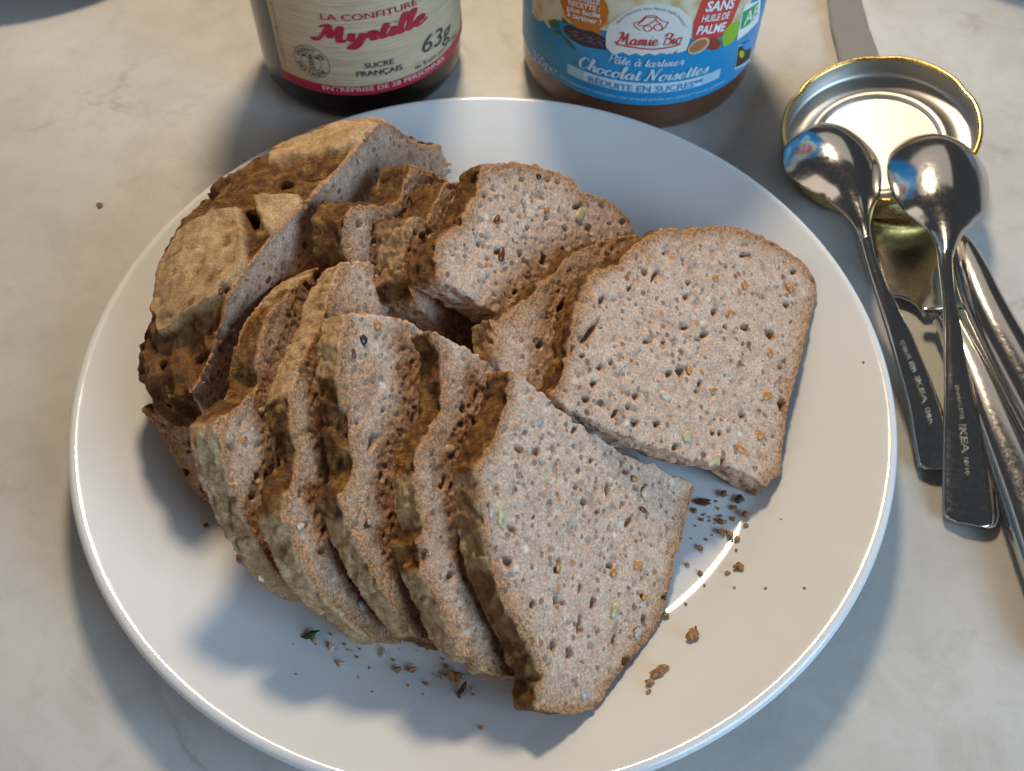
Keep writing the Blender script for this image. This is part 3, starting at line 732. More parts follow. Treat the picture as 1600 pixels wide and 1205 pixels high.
def flat_fill(cyl, pts_sz, lift, name, mat, parent):
    b = bmesh.new(); vs = [b.verts.new((p[0], p[1], 0)) for p in pts_sz]; b.faces.new(vs)
    bmesh.ops.triangulate(b, faces=b.faces)
    for _ in range(6):
        le = [e for e in b.edges if e.calc_length() > 0.0035]
        if not le: break
        bmesh.ops.subdivide_edges(b, edges=le, cuts=1); bmesh.ops.triangulate(b, faces=b.faces)
    b.verts.index_update()
    V = [cyl.pt(v.co.x, v.co.y, lift) for v in b.verts]; Fc = [[v.index for v in f.verts] for f in b.faces]
    # faces look outwards
    A = [np.array(V[i]) for i in Fc[0][:3]]; nn = np.cross(A[1] - A[0], A[2] - A[0])
    if nn[0] * A[0][0] + nn[1] * A[0][1] < 0: Fc = [f[::-1] for f in Fc]
    b.free()
    return new_obj(name, mesh(name, V, Fc), mat, parent)
def px_fill(cyl, pts, lift, name, mat, parent, curve=0):
    P = [cyl.sz(*p) for p in pts]
    if curve: P = catmull(P, curve, True)
    return flat_fill(cyl, P, lift, name, mat, parent)
def ellipse_px(x, y, a, b, ang, n=20):
    c, s = math.cos(math.radians(ang)), math.sin(math.radians(ang)); out = []
    for k in range(n):
        t = 2 * math.pi * k / n; u, v = a * math.cos(t), b * math.sin(t)
        out.append((x + u * c - v * s, y - (u * s + v * c)))
    return out
def glyph_mesh(body, shear=0.0, bold=0.0):
    cu = bpy.data.curves.new("t", 'FONT'); cu.body = body; cu.size = 1.0; cu.shear = shear; cu.offset = bold; cu.resolution_u = 3
    o = bpy.data.objects.new("t", cu); COL.objects.link(o)
    dg = bpy.context.evaluated_depsgraph_get(); dg.update()
    me = bpy.data.meshes.new_from_object(o.evaluated_get(dg))
    V = np.array([v.co[:2] for v in me.vertices]); Fc = [tuple(p.vertices) for p in me.polygons]
    bpy.data.objects.remove(o); bpy.data.curves.remove(cu); bpy.data.meshes.remove(me)
    return V, Fc
SCRIPT = {
 'a': (1.05, [[(.75, .85), (.45, 1), (.08, .5), (.3, 0), (.65, .35), (.8, 1)], [(.8, 1), (.72, .3), (.85, 0), (1.1, .25)]]),
 'c': (.85, [[(.72, .78), (.5, 1), (.1, .55), (.28, 0), (.6, .08), (.9, .35)]]),
 'e': (.88, [[(.05, .35), (.5, .5), (.62, .85), (.4, 1), (.1, .55), (.28, 0), (.6, .08), (.92, .4)]]),
 'h': (1.02, [[(.05, .3), (.45, 1.4), (.5, 2.05), (.32, 2.0), (.22, 1), (.18, 0)], [(.2, .4), (.45, .92), (.7, .95), (.72, .4), (.8, 0), (1.05, .3)]]),
 'i': (.52, [[(.03, .3), (.24, 1), (.2, .3), (.33, 0), (.56, .3)], [(.28, 1.42), (.34, 1.52)]]),
 'l': (.56, [[(.02, .3), (.36, 1.3), (.45, 2.05), (.28, 2.05), (.18, 1), (.22, .1), (.36, 0), (.6, .3)]]),
 'm': (1.38, [[(.05, .3), (.2, 1), (.18, 0)], [(.2, .5), (.42, .97), (.6, .9), (.58, 0)], [(.6, .5), (.82, .97), (1.02, .9), (1.0, .2), (1.12, 0), (1.38, .3)]]),
 'n': (.98, [[(.05, .3), (.2, 1), (.18, 0)], [(.2, .5), (.42, .97), (.62, .9), (.6, .2), (.72, 0), (.98, .3)]]),
 'o': (.92, [[(.45, 1), (.1, .6), (.2, .06), (.5, 0), (.76, .5), (.56, .97), (.42, .96)], [(.62, .93), (.95, .85)]]),
 'r': (.76, [[(.04, .3), (.2, 1.05), (.5, .85), (.43, .4), (.54, 0), (.78, .3)]]),
 's': (.72, [[(.02, .2), (.38, 1.05), (.52, .5), (.36, 0), (.08, .12)], [(.42, .04), (.74, .3)]]),
 't': (.58, [[(.04, .3), (.32, 1.65), (.22, .4), (.34, 0), (.6, .3)], [(.02, 1.12), (.58, 1.2)]]),
 'y': (1.02, [[(.04, .3), (.2, 1), (.2, .4), (.4, .08), (.7, .5), (.8, 1)], [(.8, 1), (.74, -.2), (.48, -.85), (.2, -.75), (.4, -.25), (1.02, .3)]]),
 'M': (1.85, [[(-.1, .35), (.08, .02), (.32, .4), (.62, 1.95)], [(.15, 1.7), (.4, 1.95), (.64, 1.9), (.85, .4)], [(.85, .4), (1.32, 1.95)], [(1.32, 1.95), (1.38, .4), (1.55, 0), (1.85, .3)]]),
 'N': (1.5, [[(0, .2), (.18, .04), (.42, 1.95)], [(.2, 1.85), (.46, 1.9), (.92, .05)], [(.92, .05), (1.22, 1.9), (1.5, 1.95)]]),
 'B': (1.22, [[(.2, 0), (.4, 1.95)], [(0, 1.55), (.5, 2), (1.05, 1.7), (.9, 1.15), (.42, 1.05)], [(.42, 1.05), (1.08, .8), (.98, .15), (.5, -.02), (.1, .15)]]),
 'C': (1.15, [[(1.0, 1.55), (.92, 1.95), (.5, 1.9), (.1, 1.0), (.32, .06), (.8, .08), (1.16, .4)]]),
 'P': (1.1, [[(.25, 0), (.42, 1.9)], [(.05, 1.55), (.5, 2), (1.08, 1.75), (.95, 1.1), (.42, .95)]]),
 ' ': (.55, []),
}
SCRIPT['â'] = (SCRIPT['a'][0], SCRIPT['a'][1] + [[(.3, 1.3), (.5, 1.6), (.7, 1.3)]])
SCRIPT['à'] = (SCRIPT['a'][0], SCRIPT['a'][1] + [[(.3, 1.65), (.55, 1.35)]])
def script_mesh(body, w=0.13, shear=0.2):
    V, Fc = [], []; x = 0
    for ch in body:
        adv, strokes = SCRIPT[ch]
        for st in strokes:
            P = np.array(catmull([np.array(p) for p in st], 7))
            P = np.c_[P[:, 0] + x + shear * P[:, 1], P[:, 1]]
            T = np.gradient(P, axis=0); T /= np.linalg.norm(T, axis=1)[:, None] + 1e-9
            Nn = np.c_[-T[:, 1], T[:, 0]]
            ww = w * (0.6 + 0.75 * np.clip(-T[:, 1], 0, 1) + 0.25 * np.abs(T[:, 1])); ww[0] *= 0.5; ww[-1] *= 0.5
            b = len(V)
            for p, nn, q in zip(P, Nn, ww): V.append(p + nn * q); V.append(p - nn * q)
            for k in range(len(P) - 1): Fc.append((b + 2 * k, b + 2 * k + 1, b + 2 * k + 3, b + 2 * k + 2))
        x += adv
    return np.array(V), Fc
def outward(V, Fc):
    V = np.array(V); out = []
    for f in Fc:
        a, b, c = V[f[0]], V[f[1]], V[f[2]]; nn = np.cross(b - a, c - a)
        out.append(f if nn[0] * a[0] + nn[1] * a[1] >= 0 else tuple(reversed(f)))
    return out
def lay_text(cyl, body, pl, pr, hpx, mat, parent, lift=0.0004, shear=0.0, bold=0.0, script=False, w=0.13, name="lettering"):
    """print text between two baseline ends (photo pixels) on the jar's wall"""
    if script: G, Fc = script_mesh(body, w, shear); cap = 1.95
    else: G, Fc = glyph_mesh(body, shear, bold); cap = 0.73
    a, b = cyl.sz(*pl), cyl.sz(*pr)
    mx, my = 0.5 * (pl[0] + pr[0]), 0.5 * (pl[1] + pr[1])
    hz = abs(cyl.sz(mx, my - hpx)[1] - cyl.sz(mx, my)[1])
    x0, x1 = G[:, 0].min(), G[:, 0].max()
    t = (G[:, 0] - x0) / (x1 - x0)
    V = [cyl.pt(a[0] + (b[0] - a[0]) * tt, a[1] + (b[1] - a[1]) * tt + hz * y / cap, lift) for tt, y in zip(t, G[:, 1])]
    return new_obj(name, mesh(name, V, outward(V, Fc)), mat, parent)
def arc_text(cyl, body, path_px, hpx, mat, parent, lift=0.0004, name="lettering", flip=False):
    P = np.array(catmull([cyl.sz(*p) for p in path_px], 12))
    L = np.r_[0, np.cumsum(np.linalg.norm(np.diff(P, axis=0), axis=1))]
    adv = []; gl = []
    for ch in body:
        if ch == ' ': gl.append(None); adv.append(0.32); continue
        G, Fc = glyph_mesh(ch, 0.0, 0.0); gl.append((G, Fc)); adv.append(G[:, 0].max() + 0.1)
    tot = sum(adv); sc = L[-1] / tot
    mx, my = path_px[len(path_px) // 2]
    hz = abs(cyl.sz(mx, my - hpx)[1] - cyl.sz(mx, my)[1]) / 0.73
    V, F2 = [], []; x = 0
    for g_, a_ in zip(gl, adv):
        if g_:
            s0 = (x + a_ / 2) * sc; i = min(np.searchsorted(L, s0), len(P) - 1); i = max(i, 1)
            t = (s0 - L[i - 1]) / (L[i] - L[i - 1]); p = P[i - 1] * (1 - t) + P[i] * t
            T = P[i] - P[i - 1]; T /= np.linalg.norm(T); Nn = np.array([-T[1], T[0]])
            b = len(V)
            for gx, gy in g_[0]:
                q = p + T * (gx - a_ / 2) * sc + Nn * gy * hz; V.append(cyl.pt(q[0], q[1], lift))
            F2 += [tuple(b + i_ for i_ in f) for f in g_[1]]
        x += a_
    return new_obj(name, mesh(name, V, outward(V, F2)), mat, parent)
def line_px(cyl, pts, wpx, mat, parent, lift=0.0004, name="emblem", sub=6, closed=False):
    lines = pts if isinstance(pts[0][0], (tuple, list)) else [pts]
    V, Fc = [], []
    for ln in lines:
        P = np.array(catmull([cyl.sz(*p) for p in ln], sub, closed))
        if closed: P = np.r_[P, P[:1]]
        m = ln[len(ln) // 2]; w = np.linalg.norm(cyl.sz(m[0], m[1]) - cyl.sz(m[0], m[1] + 1)) * wpx * 0.5
        T = np.gradient(P, axis=0); T /= np.linalg.norm(T, axis=1)[:, None] + 1e-12
        Nn = np.c_[-T[:, 1], T[:, 0]]; b = len(V)
        for p, nn in zip(P, Nn):
            for sgn in (1, -1):
                q = p + nn * w * sgn; V.append(cyl.pt(q[0], q[1], lift))
        for k in range(len(P) - 1): Fc.append((b + 2 * k, b + 2 * k + 1, b + 2 * k + 3, b + 2 * k + 2))
    return new_obj(name, mesh(name, V, outward(V, Fc)), mat, parent)
def band(cyl, s0, s1, z0, z1, lift, name, mat, parent, n=60):
    V, Fc = [], []
    for k in range(n + 1):
        u = s0 + (s1 - s0) * k / n
        V += [cyl.pt(u, z0, lift), cyl.pt(u, 0.5 * (z0 + z1), lift), cyl.pt(u, z1, lift)]
    for k in range(n):
        for j in (0, 1): Fc.append((3 * k + j, 3 * k + 3 + j, 3 * k + 4 + j, 3 * k + 1 + j))
    return new_obj(name, mesh(name, V, outward(V, Fc)), mat, parent)
def glass_jar(R, H, neck, fill_mat, fill_z, root, foot, gm=None):
    Ro = R - 0.0006
    out = [(0.0, 0.0025), (Ro * .55, 0.0024), (Ro * .72, 0.0006), (Ro - foot, 0.0003), (Ro - foot * .55, 0.0011), (Ro - foot * .24, foot * .24), (Ro - foot * .06, foot * .6), (Ro, foot * 1.05), (Ro, 0.03), (Ro, H * .8), (Ro * .97, H * .86), (neck, H * .91), (neck, H)]
    inn = [(neck - 0.0022, H), (neck - 0.0022, H * .91), (Ro * .97 - .0024, H * .855), (Ro - .0024, H * .795), (Ro - .0024, 0.03), (Ro - .0024, foot * 1.05), (Ro - .0025 - foot * .1, foot * .6), (Ro - .0026 - foot * .3, foot * .3), (Ro - foot - .001, 0.0022), (Ro * .5, 0.0038), (0.0, 0.0040)]
    prof = [tuple(p) for p in catmull(out, 4)] + [tuple(p) for p in catmull(inn, 4)]
    V, Fc = lathe([(max(r, 1e-5), z) for r, z in prof], 128)
    new_obj("glass", lathe_mesh("glass", V, Fc), gm or M_GLASS, root)
    ip = [p for p in catmull(inn[::-1], 4) if p[1] < fill_z]
    ip = [(max(r + 0.0006, 1e-5), z - 0.0004) for r, z in ip]
    rr = ip[-1][0]
    top = [(rr, fill_z), (rr * .85, fill_z - .0006), (rr * .5, fill_z - 0.001), (1e-5, fill_z - .0008)]
    V, Fc = lathe(ip + top, 96)
    new_obj("contents", lathe_mesh("contents", V, Fc), fill_mat, root)

CREAM = simple("cream_paper", (0.62, 0.565, 0.455), 0.55)
def paper_mat():
    m, nt, b = mat_new("laid_cream_paper")
    tc = N(nt, 'ShaderNodeTexCoord').outputs['Object']
    mp = N(nt, 'ShaderNodeMapping'); mp.inputs['Scale'].default_value = (0.25, 0.25, 3.2); nt.links.new(tc, mp.inputs[0])
    n = noise_node(nt, 330, 3, 0.6, mp.outputs[0])
    nt.links.new(ramp(nt, n.outputs['Fac'], [(0.34, (0.43, 0.325, 0.205)), (0.66, (0.57, 0.445, 0.295))]).outputs[0], b.inputs['Base Color'])
    b.inputs['Roughness'].default_value = 0.55
    return m
JAM = Cyl(-0.0626, 0.34563, 0.0409)
jam = thing("jam_jar", "glass jar of dark bilberry jam with a cream and red label", "jar", (JAM.c[0], JAM.c[1], 0.0))
glass_jar(JAM.R, 0.112, 0.033, M_JAM, 0.062, jam, 0.0095, M_GLASS_JAM)
ZJ = 0.0161
sL = JAM.sz(439, 100)[0]; sR = math.radians(108) * JAM.R
lab = band(JAM, sL, sR, ZJ, 0.092, 0.0, "paper_label", paper_mat(), jam)
RED = ink("red", (0.40, 0.018, 0.045)); GREY = ink("slate", (0.055, 0.062, 0.07)); PINKW = ink("pale_pink", (0.72, 0.50, 0.47))
band(JAM, sL, sR, ZJ, ZJ + 0.0042, 0.00015, "red_band", RED, lab)
lay_text(JAM, "LA CONFITURE", (502, 29.7), (651, 6), 10.5, RED, lab)
lay_text(JAM, "Myrtille", (486, 60), (668, 30), 26, RED, lab, script=True, w=0.13, shear=0.16)
lay_text(JAM, "63g", (660, 83), (704, 53), 27, GREY, lab, shear=0.25)
lay_text(JAM, "de fruits pour 100g", (648, 108.6), (711, 54), 7, GREY, lab)
lay_text(JAM, "SUCRE", (570.5, 106), (615.5, 98.3), 8.2, GREY, lab, bold=0.015)
lay_text(JAM, "FRANÇAIS", (558, 118.5), (629, 107), 8.2, GREY, lab, bold=0.015)
lay_text(JAM, "ENTREPRISE DE 28 PERSONNES", (505, 138), (692, 92), 7, PINKW, lab, lift=0.0005, bold=0.01)
def jam_ring(cx_, cy_, rx):
    c = JAM.sz(cx_, cy_); r = 0.5 * np.linalg.norm(JAM.sz(459.5, 84) - JAM.sz(514.5, 107))
    def circ(rad, w, lift=0.0004):
        V, Fc = [], []
        for k in range(64):
            a = 2 * math.pi * k / 64
            for q in (rad - w, rad + w): V.append(JAM.pt(c[0] + q * math.cos(a), c[1] + q * math.sin(a), lift))
        for k in range(64):
            j = (k + 1) % 64; Fc.append((2 * k, 2 * k + 1, 2 * j + 1, 2 * j))
        return V, Fc
    V1, F1 = circ(r, 0.00011); V2, F2 = circ(r * .56, 0.00011)
    V = V1 + V2; Fc = F1 + [tuple(i + len(V1) for i in f) for f in F2]
    # lighthouse with two beams
    def poly(pts):
        b = len(V); V.extend(JAM.pt(c[0] + x * r, c[1] + y * r, 0.0004) for x, y in pts); Fc.append(tuple(range(b, b + len(pts))))
    poly([(-.15, -.5), (-.10, -.5), (-.06, .35), (-.10, .35)]); poly([(.10, -.5), (.15, -.5), (.10, .35), (.06, .35)])
    poly([(-.12, .35), (.12, .35), (.0, .50)])
    for k in range(4): poly([(-.04, -.42 + k * .2), (.05, -.42 + k * .2), (.05, -.32 + k * .2), (-.04, -.32 + k * .2)])
    poly([(.14, .36), (.50, .22), (.46, .42)]); poly([(-.14, .36), (-.50, .22), (-.46, .42)])
    new_obj("emblem", mesh("emblem", V, outward(V, Fc)), GREY, lab)
    class Arc: pass
    def ring_text(body, rad, a0, a1, h, inward):
        V, F2 = [], []
        n = len(body)
        for k, ch in enumerate(body):
            if ch == ' ': continue
            G, Fg = glyph_mesh(ch, 0, 0.02); a = math.radians(a0 + (a1 - a0) * k / (n - 1))
            rd = np.array([math.cos(a), math.sin(a)]); up_ = rd if not inward else -rd
            tg = np.array([up_[1], -up_[0]])
            gx = G[:, 0] - 0.5 * (G[:, 0].max() + G[:, 0].min()); b = len(V)
            for x, y in zip(gx, G[:, 1]):
                q = c + rd * rad + tg * x * h / .73 + up_ * (y - .36) * h / .73; V.append(JAM.pt(q[0], q[1], 0.0004))
            F2 += [tuple(b + i for i in f) for f in Fg]
        new_obj("lettering", mesh("lettering", V, outward(V, F2)), GREY, lab)
    ring_text("PRODUIT EN", r * .78, 155, 30, r * .22, False)
    ring_text("BRETAGNE", r * .78, 200, 320, r * .24, True)
jam_ring(487, 96, 27)
# small vertical line of print at the label's left edge
def side_print():
    G, Fc = glyph_mesh("CUITE ET MISE EN POT EN BRETAGNE")
    z0, z1 = JAM.sz(447, 100)[1], JAM.sz(447, -60)[1]; s0 = sL + 0.0032
    t = (G[:, 0] - G[:, 0].min()) / (G[:, 0].max() - G[:, 0].min())
    V = [JAM.pt(s0 - y * 0.0012 / .73, z0 + (z1 - z0) * tt, 0.0004) for tt, y in zip(t, G[:, 1])]
    new_obj("lettering", mesh("lettering", V, outward(V, Fc)), GREY, lab)
side_print()

CH = Cyl(0.04935, 0.3463, 0.0469)
cj = thing("spread_jar", "wide glass jar of brown hazelnut spread with a blue label", "jar", (CH.c[0], CH.c[1], 0.0))
glass_jar(CH.R, 0.115, 0.044, M_CHOC, 0.028, cj, 0.0100)
BLUE = ink("blue", (0.02, 0.26, 0.52), 0.35); WHITE = ink("white", (0.80, 0.80, 0.80), 0.4); PALE = ink("ice_blue", (0.50, 0.66, 0.78), 0.4)
s0, s1 = math.radians(-84) * CH.R, math.radians(112) * CH.R
cl = band(CH, s0, s1, 0.0173, 0.095, 0.0, "printed_label", BLUE, cj, 90)
def cream_mat():
    m, nt, b = mat_new("hazelnut_cream_print")
    tc = N(nt, 'ShaderNodeTexCoord').outputs['Object']
    v = N(nt, 'ShaderNodeTexVoronoi'); v.inputs['Scale'].default_value = 170; nt.links.new(tc, v.inputs['Vector'])
    c = ramp(nt, v.outputs['Distance'], [(0.12, (0.52, 0.36, 0.16)), (0.45, (0.62, 0.53, 0.36)), (0.7, (0.66, 0.60, 0.46))]).outputs[0]
    nt.links.new(c, b.inputs['Base Color']); b.inputs['Roughness'].default_value = 0.4; return m
px_fill(CH, [(831, -90), (832, 20), (842, 33), (850, 32), (857, 43), (864, 42), (872, 30), (900, 38), (950, 48), (1080, 60), (1115, 56), (1145, 48), (1160, 30), (1172, 8), (1180, -30), (1188, -90)], 0.00012, "cream_panel", cream_mat(), cl)
px_fill(CH, [(955, 82), (963, 84.5), (973, 81), (983, 86), (993, 82.5), (1003, 87), (1013, 82.5), (1023, 86), (1033, 82), (1043, 84.5), (1051, 80), (1060, 82), (1072, 78), (1076, 67), (1080, 50), (1079, 28), (1063, 13), (1041, 6), (1012, 5), (990, 10), (967, 25), (951, 38), (947, 56), (947, 72)], 0.00024, "white_panel", ink("off_white", (0.70, 0.71, 0.67), 0.4), cl)
CORAL = ink("coral", (0.52, 0.045, 0.04)); ORNG = ink("orange", (0.56, 0.17, 0.01)); SANSR = ink("warm_red", (0.60, 0.06, 0.05))
arc_text(CH, "Naturellement bon depuis belle lurette !", [(966, 37), (978, 26), (995, 18), (1012, 14.5), (1030, 15), (1048, 20), (1060, 28), (1069, 43)], 5, ink("ash", (0.22, 0.24, 0.24)), cl)
line_px(CH, [[(991, 35), (1001, 32.5), (1009, 25), (1018, 23.5), (1025, 24.5), (1031, 29), (1036, 32.5), (1044, 33.5)], [(991, 35), (993, 41), (1001, 46.5)], [(1044, 33.5), (1040, 41), (1033, 47)],
             [(997, 37.5), (1004, 32), (1010, 27), (1019, 26), (1025, 27), (1022, 32), (1014, 37), (1006, 39.5), (997, 39)], [(1025, 27), (1027, 33), (1033, 36)]], 1.3, CORAL, cl)
line_px(CH, ellipse_px(1012.5, 43.5, 6.5, 4.5, 0, 10), 1.3, CORAL, cl, closed=True, sub=3)
line_px(CH, ellipse_px(1028.5, 42, 6.5, 5, 0, 10), 1.3, CORAL, cl, closed=True, sub=3)
lay_text(CH, "Mamie Bio", (961, 66.5), (1066, 66), 18, CORAL, cl, script=True, w=0.09, shear=0.1)
line_px(CH, [(963, 68), (990, 73), (1018, 76), (1045, 73), (1063, 68)], 2.2, CORAL, cl)

a_, b_ = CH.sz(886, 120), CH.sz(1124, 117); zb = CH.sz(1004, 144.5)[1]; zt = CH.sz(1004, 129.5)[1]
flat_fill(CH, [(a_[0], zb), (b_[0], zb), (b_[0], zt), (a_[0], zt)], 0.00015, "pale_strip", ink("strip_blue", (0.40, 0.60, 0.72), 0.4), cl)
flat_fill(CH, [(CH.sz(912, 120)[0], zb + .0001), (CH.sz(1098, 120)[0], zb + .0001), (CH.sz(1098, 120)[0], zt - .0001), (CH.sz(912, 120)[0], zt - .0001)], 0.00024, "pale_strip", ink("strip_white", (0.56, 0.70, 0.78), 0.4), cl)
zt2 = CH.sz(1004, 142.8)[1]
def flat_line(body, xl, xr, zpx, hpx, mat, bold=0.0, lift=0.0004):
    G, Fc = glyph_mesh(body, 0, bold); A, B = CH.sz(*xl)[0], CH.sz(*xr)[0]; z0 = CH.sz(1004, zpx)[1]
    h = abs(CH.sz(1004, zpx - hpx)[1] - z0); t = (G[:, 0] - G[:, 0].min()) / (G[:, 0].max() - G[:, 0].min())
    V = [CH.pt(A + (B - A) * tt, z0 + h * y / .73, lift) for tt, y in zip(t, G[:, 1])]
    new_obj("lettering", mesh("lettering", V, outward(V, Fc)), mat, cl)
def flat_script(body, xl, xr, zpx, hpx, w, shear):
    G, Fc = script_mesh(body, w, shear); A, B = CH.sz(*xl)[0], CH.sz(*xr)[0]; z0 = CH.sz(1004, zpx)[1]
    h = abs(CH.sz(1004, zpx - hpx)[1] - z0); t = (G[:, 0] - G[:, 0].min()) / (G[:, 0].max() - G[:, 0].min())
    V = [CH.pt(A + (B - A) * tt, z0 + h * y / 1.95, 0.0004) for tt, y in zip(t, G[:, 1])]
    new_obj("lettering", mesh("lettering", V, outward(V, Fc)), PALE, cl)
flat_script("Pâte à tartiner", (951, 98), (1069, 96), 103, 13, 0.10, 0.2)
flat_script("Chocolat Noisettes", (904, 112), (1107, 106), 125, 17, 0.11, 0.15)
flat_line("RÉDUITE EN SUCRES**", (919.5, 131), (1097, 130), 142.6, 9.5, BLUE, 0.015)
flat_line("Chocopasta met hazelnoten met verlaagd gehalte aan suikers** zonder palmolie", (876, 128), (1131, 125), 156, 4.4, PALE)
lay_text(CH, "350g", (835, 92), (858, 109), 16, PALE, cl)
lay_text(CH, "℮", (860, 111), (871, 116), 12, PALE, cl)
px_fill(CH, [(871, -40), (873, -12), (876, 4), (881, 16), (887, 28), (896, 38), (907, 45), (923, 47.5), (940, 54), (938, 45), (948, 34.5), (951.5, 19.4), (949, 6.5), (944, -3), (936, -20), (930, -40)], 0.00024, "speech_bubble", ORNG, cl)
for body, l, r in (("NOUVELLE", (890, -4.5), (937.5, 6.5)), ("RECETTE :", (889, 5.5), (938, 16.8)), ("plus facile", (887, 14.5), (938.5, 27)), ("à tartiner !", (887.5, 23.5), (939.5, 37.5))):
    lay_text(CH, body, l, r, 8.0, WHITE, cl, bold=0.025)
px_fill(CH, [(881, 41), (890, 39), (907, 46), (928, 48.5), (940, 56), (947, 60), (947.5, 78), (931, 75.5), (912, 72), (893, 61.5), (882, 49)], 0.00018, "chocolate_picture", ink("dark_chocolate", (0.045, 0.022, 0.028)), cl)
r3 = random.Random(4); ln = []
for k in range(26):
    x = r3.uniform(888, 944); y0 = 47 + (x - 882) * 0.27 + r3.uniform(-4, 9); ln.append([(x - 3, y0), (x, y0 + .6), (x + 3.5, y0 + r3.uniform(-1, 2))])
line_px(CH, ln, 1.6, ink("mauve", (0.16, 0.10, 0.13)), cl, lift=0.00027, name="chocolate_picture", sub=2)
for p in ([(857, 32), (868, 29), (876, 41), (868, 44), (860, 40)], [(864, 47), (874, 48), (880, 56), (870, 53)], [(878, 55), (888, 62), (901, 79), (889, 72)], [(878, 26), (886, 32), (890, 38), (880, 36)]):
    px_fill(CH, p, 0.00027, "leaf_picture", ink("leaf_green", (0.06, 0.13, 0.05)), cl)
px_fill(CH, [(1103, -40), (1096.5, 0), (1083, 34.7), (1081, 60), (1100, 63), (1125, 57), (1143, 34.7), (1157, 0), (1163, -40)], 0.0002, "red_panel", SANSR, cl)
lay_text(CH, "SANS", (1101, 17), (1146, 11), 15, WHITE, cl, shear=0.2, bold=0.03)
lay_text(CH, "HUILE DE", (1095, 33.5), (1138.5, 27), 10, WHITE, cl, shear=0.2, bold=0.02)
lay_text(CH, "PALME", (1087, 53), (1132, 46.5), 13, WHITE, cl, shear=0.2, bold=0.03)
px_fill(CH, ellipse_px(1114, 68, 12, 10, 10), 0.0003, "hazelnut_picture", ink("nut_red", (0.30, 0.055, 0.03)), cl)
px_fill(CH, ellipse_px(1091, 71, 19, 10, 32), 0.00034, "almond_picture", ink("nut_cream", (0.62, 0.46, 0.30)), cl)
px_fill(CH, ellipse_px(1090.5, 71, 15.5, 7.2, 32), 0.00040, "almond_picture", ink("nut_brown", (0.42, 0.17, 0.06)), cl)
px_fill(CH, [(1126.5, 59), (1133, 46), (1141, 36.5), (1154, 32), (1153, 48), (1149, 60), (1138, 70), (1130, 73), (1128, 66)], 0.00026, "green_pod_picture", ink("lime", (0.27, 0.47, 0.03)), cl)
px_fill(CH, [(1163, 7), (1187, -2), (1186, 18), (1183.5, 32), (1168, 49), (1150, 63), (1157, 23)], 0.00034, "organic_mark", WHITE, cl)
px_fill(CH, [(1160, 18), (1184, 2), (1182.5, 22), (1168, 38), (1155, 46)], 0.00042, "organic_mark", ink("organic_green", (0.03, 0.36, 0.10)), cl)
lay_text(CH, "AB", (1160, 39), (1181, 23), 17, WHITE, cl, lift=0.00052, bold=0.01)
px_fill(CH, [(1152.5, 71), (1175.5, 63), (1171, 94), (1147, 108.5)], 0.0002, "fair_trade_mark", PALE, cl)
px_fill(CH, [(1153.3, 72.3), (1174.5, 65), (1170.5, 91), (1148.5, 105)], 0.0003, "fair_trade_mark", ink("black", (0.02, 0.022, 0.025)), cl)
px_fill(CH, ellipse_px(1166.5, 70.5, 8, 5.5, 40), 0.0004, "fair_trade_mark", ink("sky_ink", (0.02, 0.27, 0.62)), cl)
px_fill(CH, ellipse_px(1157.5, 84, 4, 6, 0), 0.0004, "fair_trade_mark", ink("lime_ink", (0.42, 0.50, 0.03)), cl)

# ------------------------------------------------------------------ jar lid, lying open side up
def make_lid():
    c = at(1375, 196, 0.0195); R = 0.0352
    root = thing("jar_lid", "gold rimmed jar lid lying open side up under two spoon bowls", "lid", c)
    nz = Vector((math.sin(math.radians(-12)), -math.sin(math.radians(5)), 1)).normalized()
    q = Vector((0, 0, 1)).rotation_difference(nz)
    root.rotation_mode = 'QUATERNION'; root.rotation_quaternion = q
    NL = 6
    def lug(a):
        t = ((a - 0.35) * NL / (2 * math.pi)) % 1.0
        return math.exp(-((t - 0.5) / 0.11) ** 2)
    def mrim(a, k, r, z):
        l = lug(a); return r - 0.0006 * l, z - 0.0002 * l
    def tube(R0, z0, rt, n=12): return [(R0 + rt * math.cos(t), z0 + rt * 0.8 * math.sin(t)) for t in np.linspace(0, 2 * math.pi, n)]
    V, Fc = lathe(tube(R - 0.0009, -0.0006, 0.0010), 160, mrim); new_obj("rim", lathe_mesh("rim", V, Fc), M_GOLD, root)
    sh = [(R - 0.0004, -0.0010), (R - 0.0001, -0.002), (R, -0.004), (R - 0.0001, -0.0085), (R - 0.0006, -0.0102), (R - 0.002, -0.0110), (R - 0.005, -0.0110), (R - 0.007, -0.0106), (1e-5, -0.0106)]
    V, Fc = lathe([(max(r, 1e-5), z) for r, z in catmull(sh, 4)], 128); new_obj("outer_shell", lathe_mesh("outer_shell", V, Fc), M_GOLD, root)
    li = [(1e-5, -0.0098), (R * .58, -0.0098), (R * .62, -0.0096), (R * .66, -0.0088), (R * .70, -0.0087), (R * .74, -0.0095), (R * .80, -0.0100), (R - 0.0045, -0.0098), (R - 0.0022, -0.0092), (R - 0.0012, -0.0075), (R - 0.0009, -0.004), (R - 0.0012, -0.0011)]
    V, Fc = lathe([(max(r, 1e-5), z) for r, z in catmull(li, 4)], 128); new_obj("lining", lathe_mesh("lining", V, Fc), M_TIN, root)
make_lid()

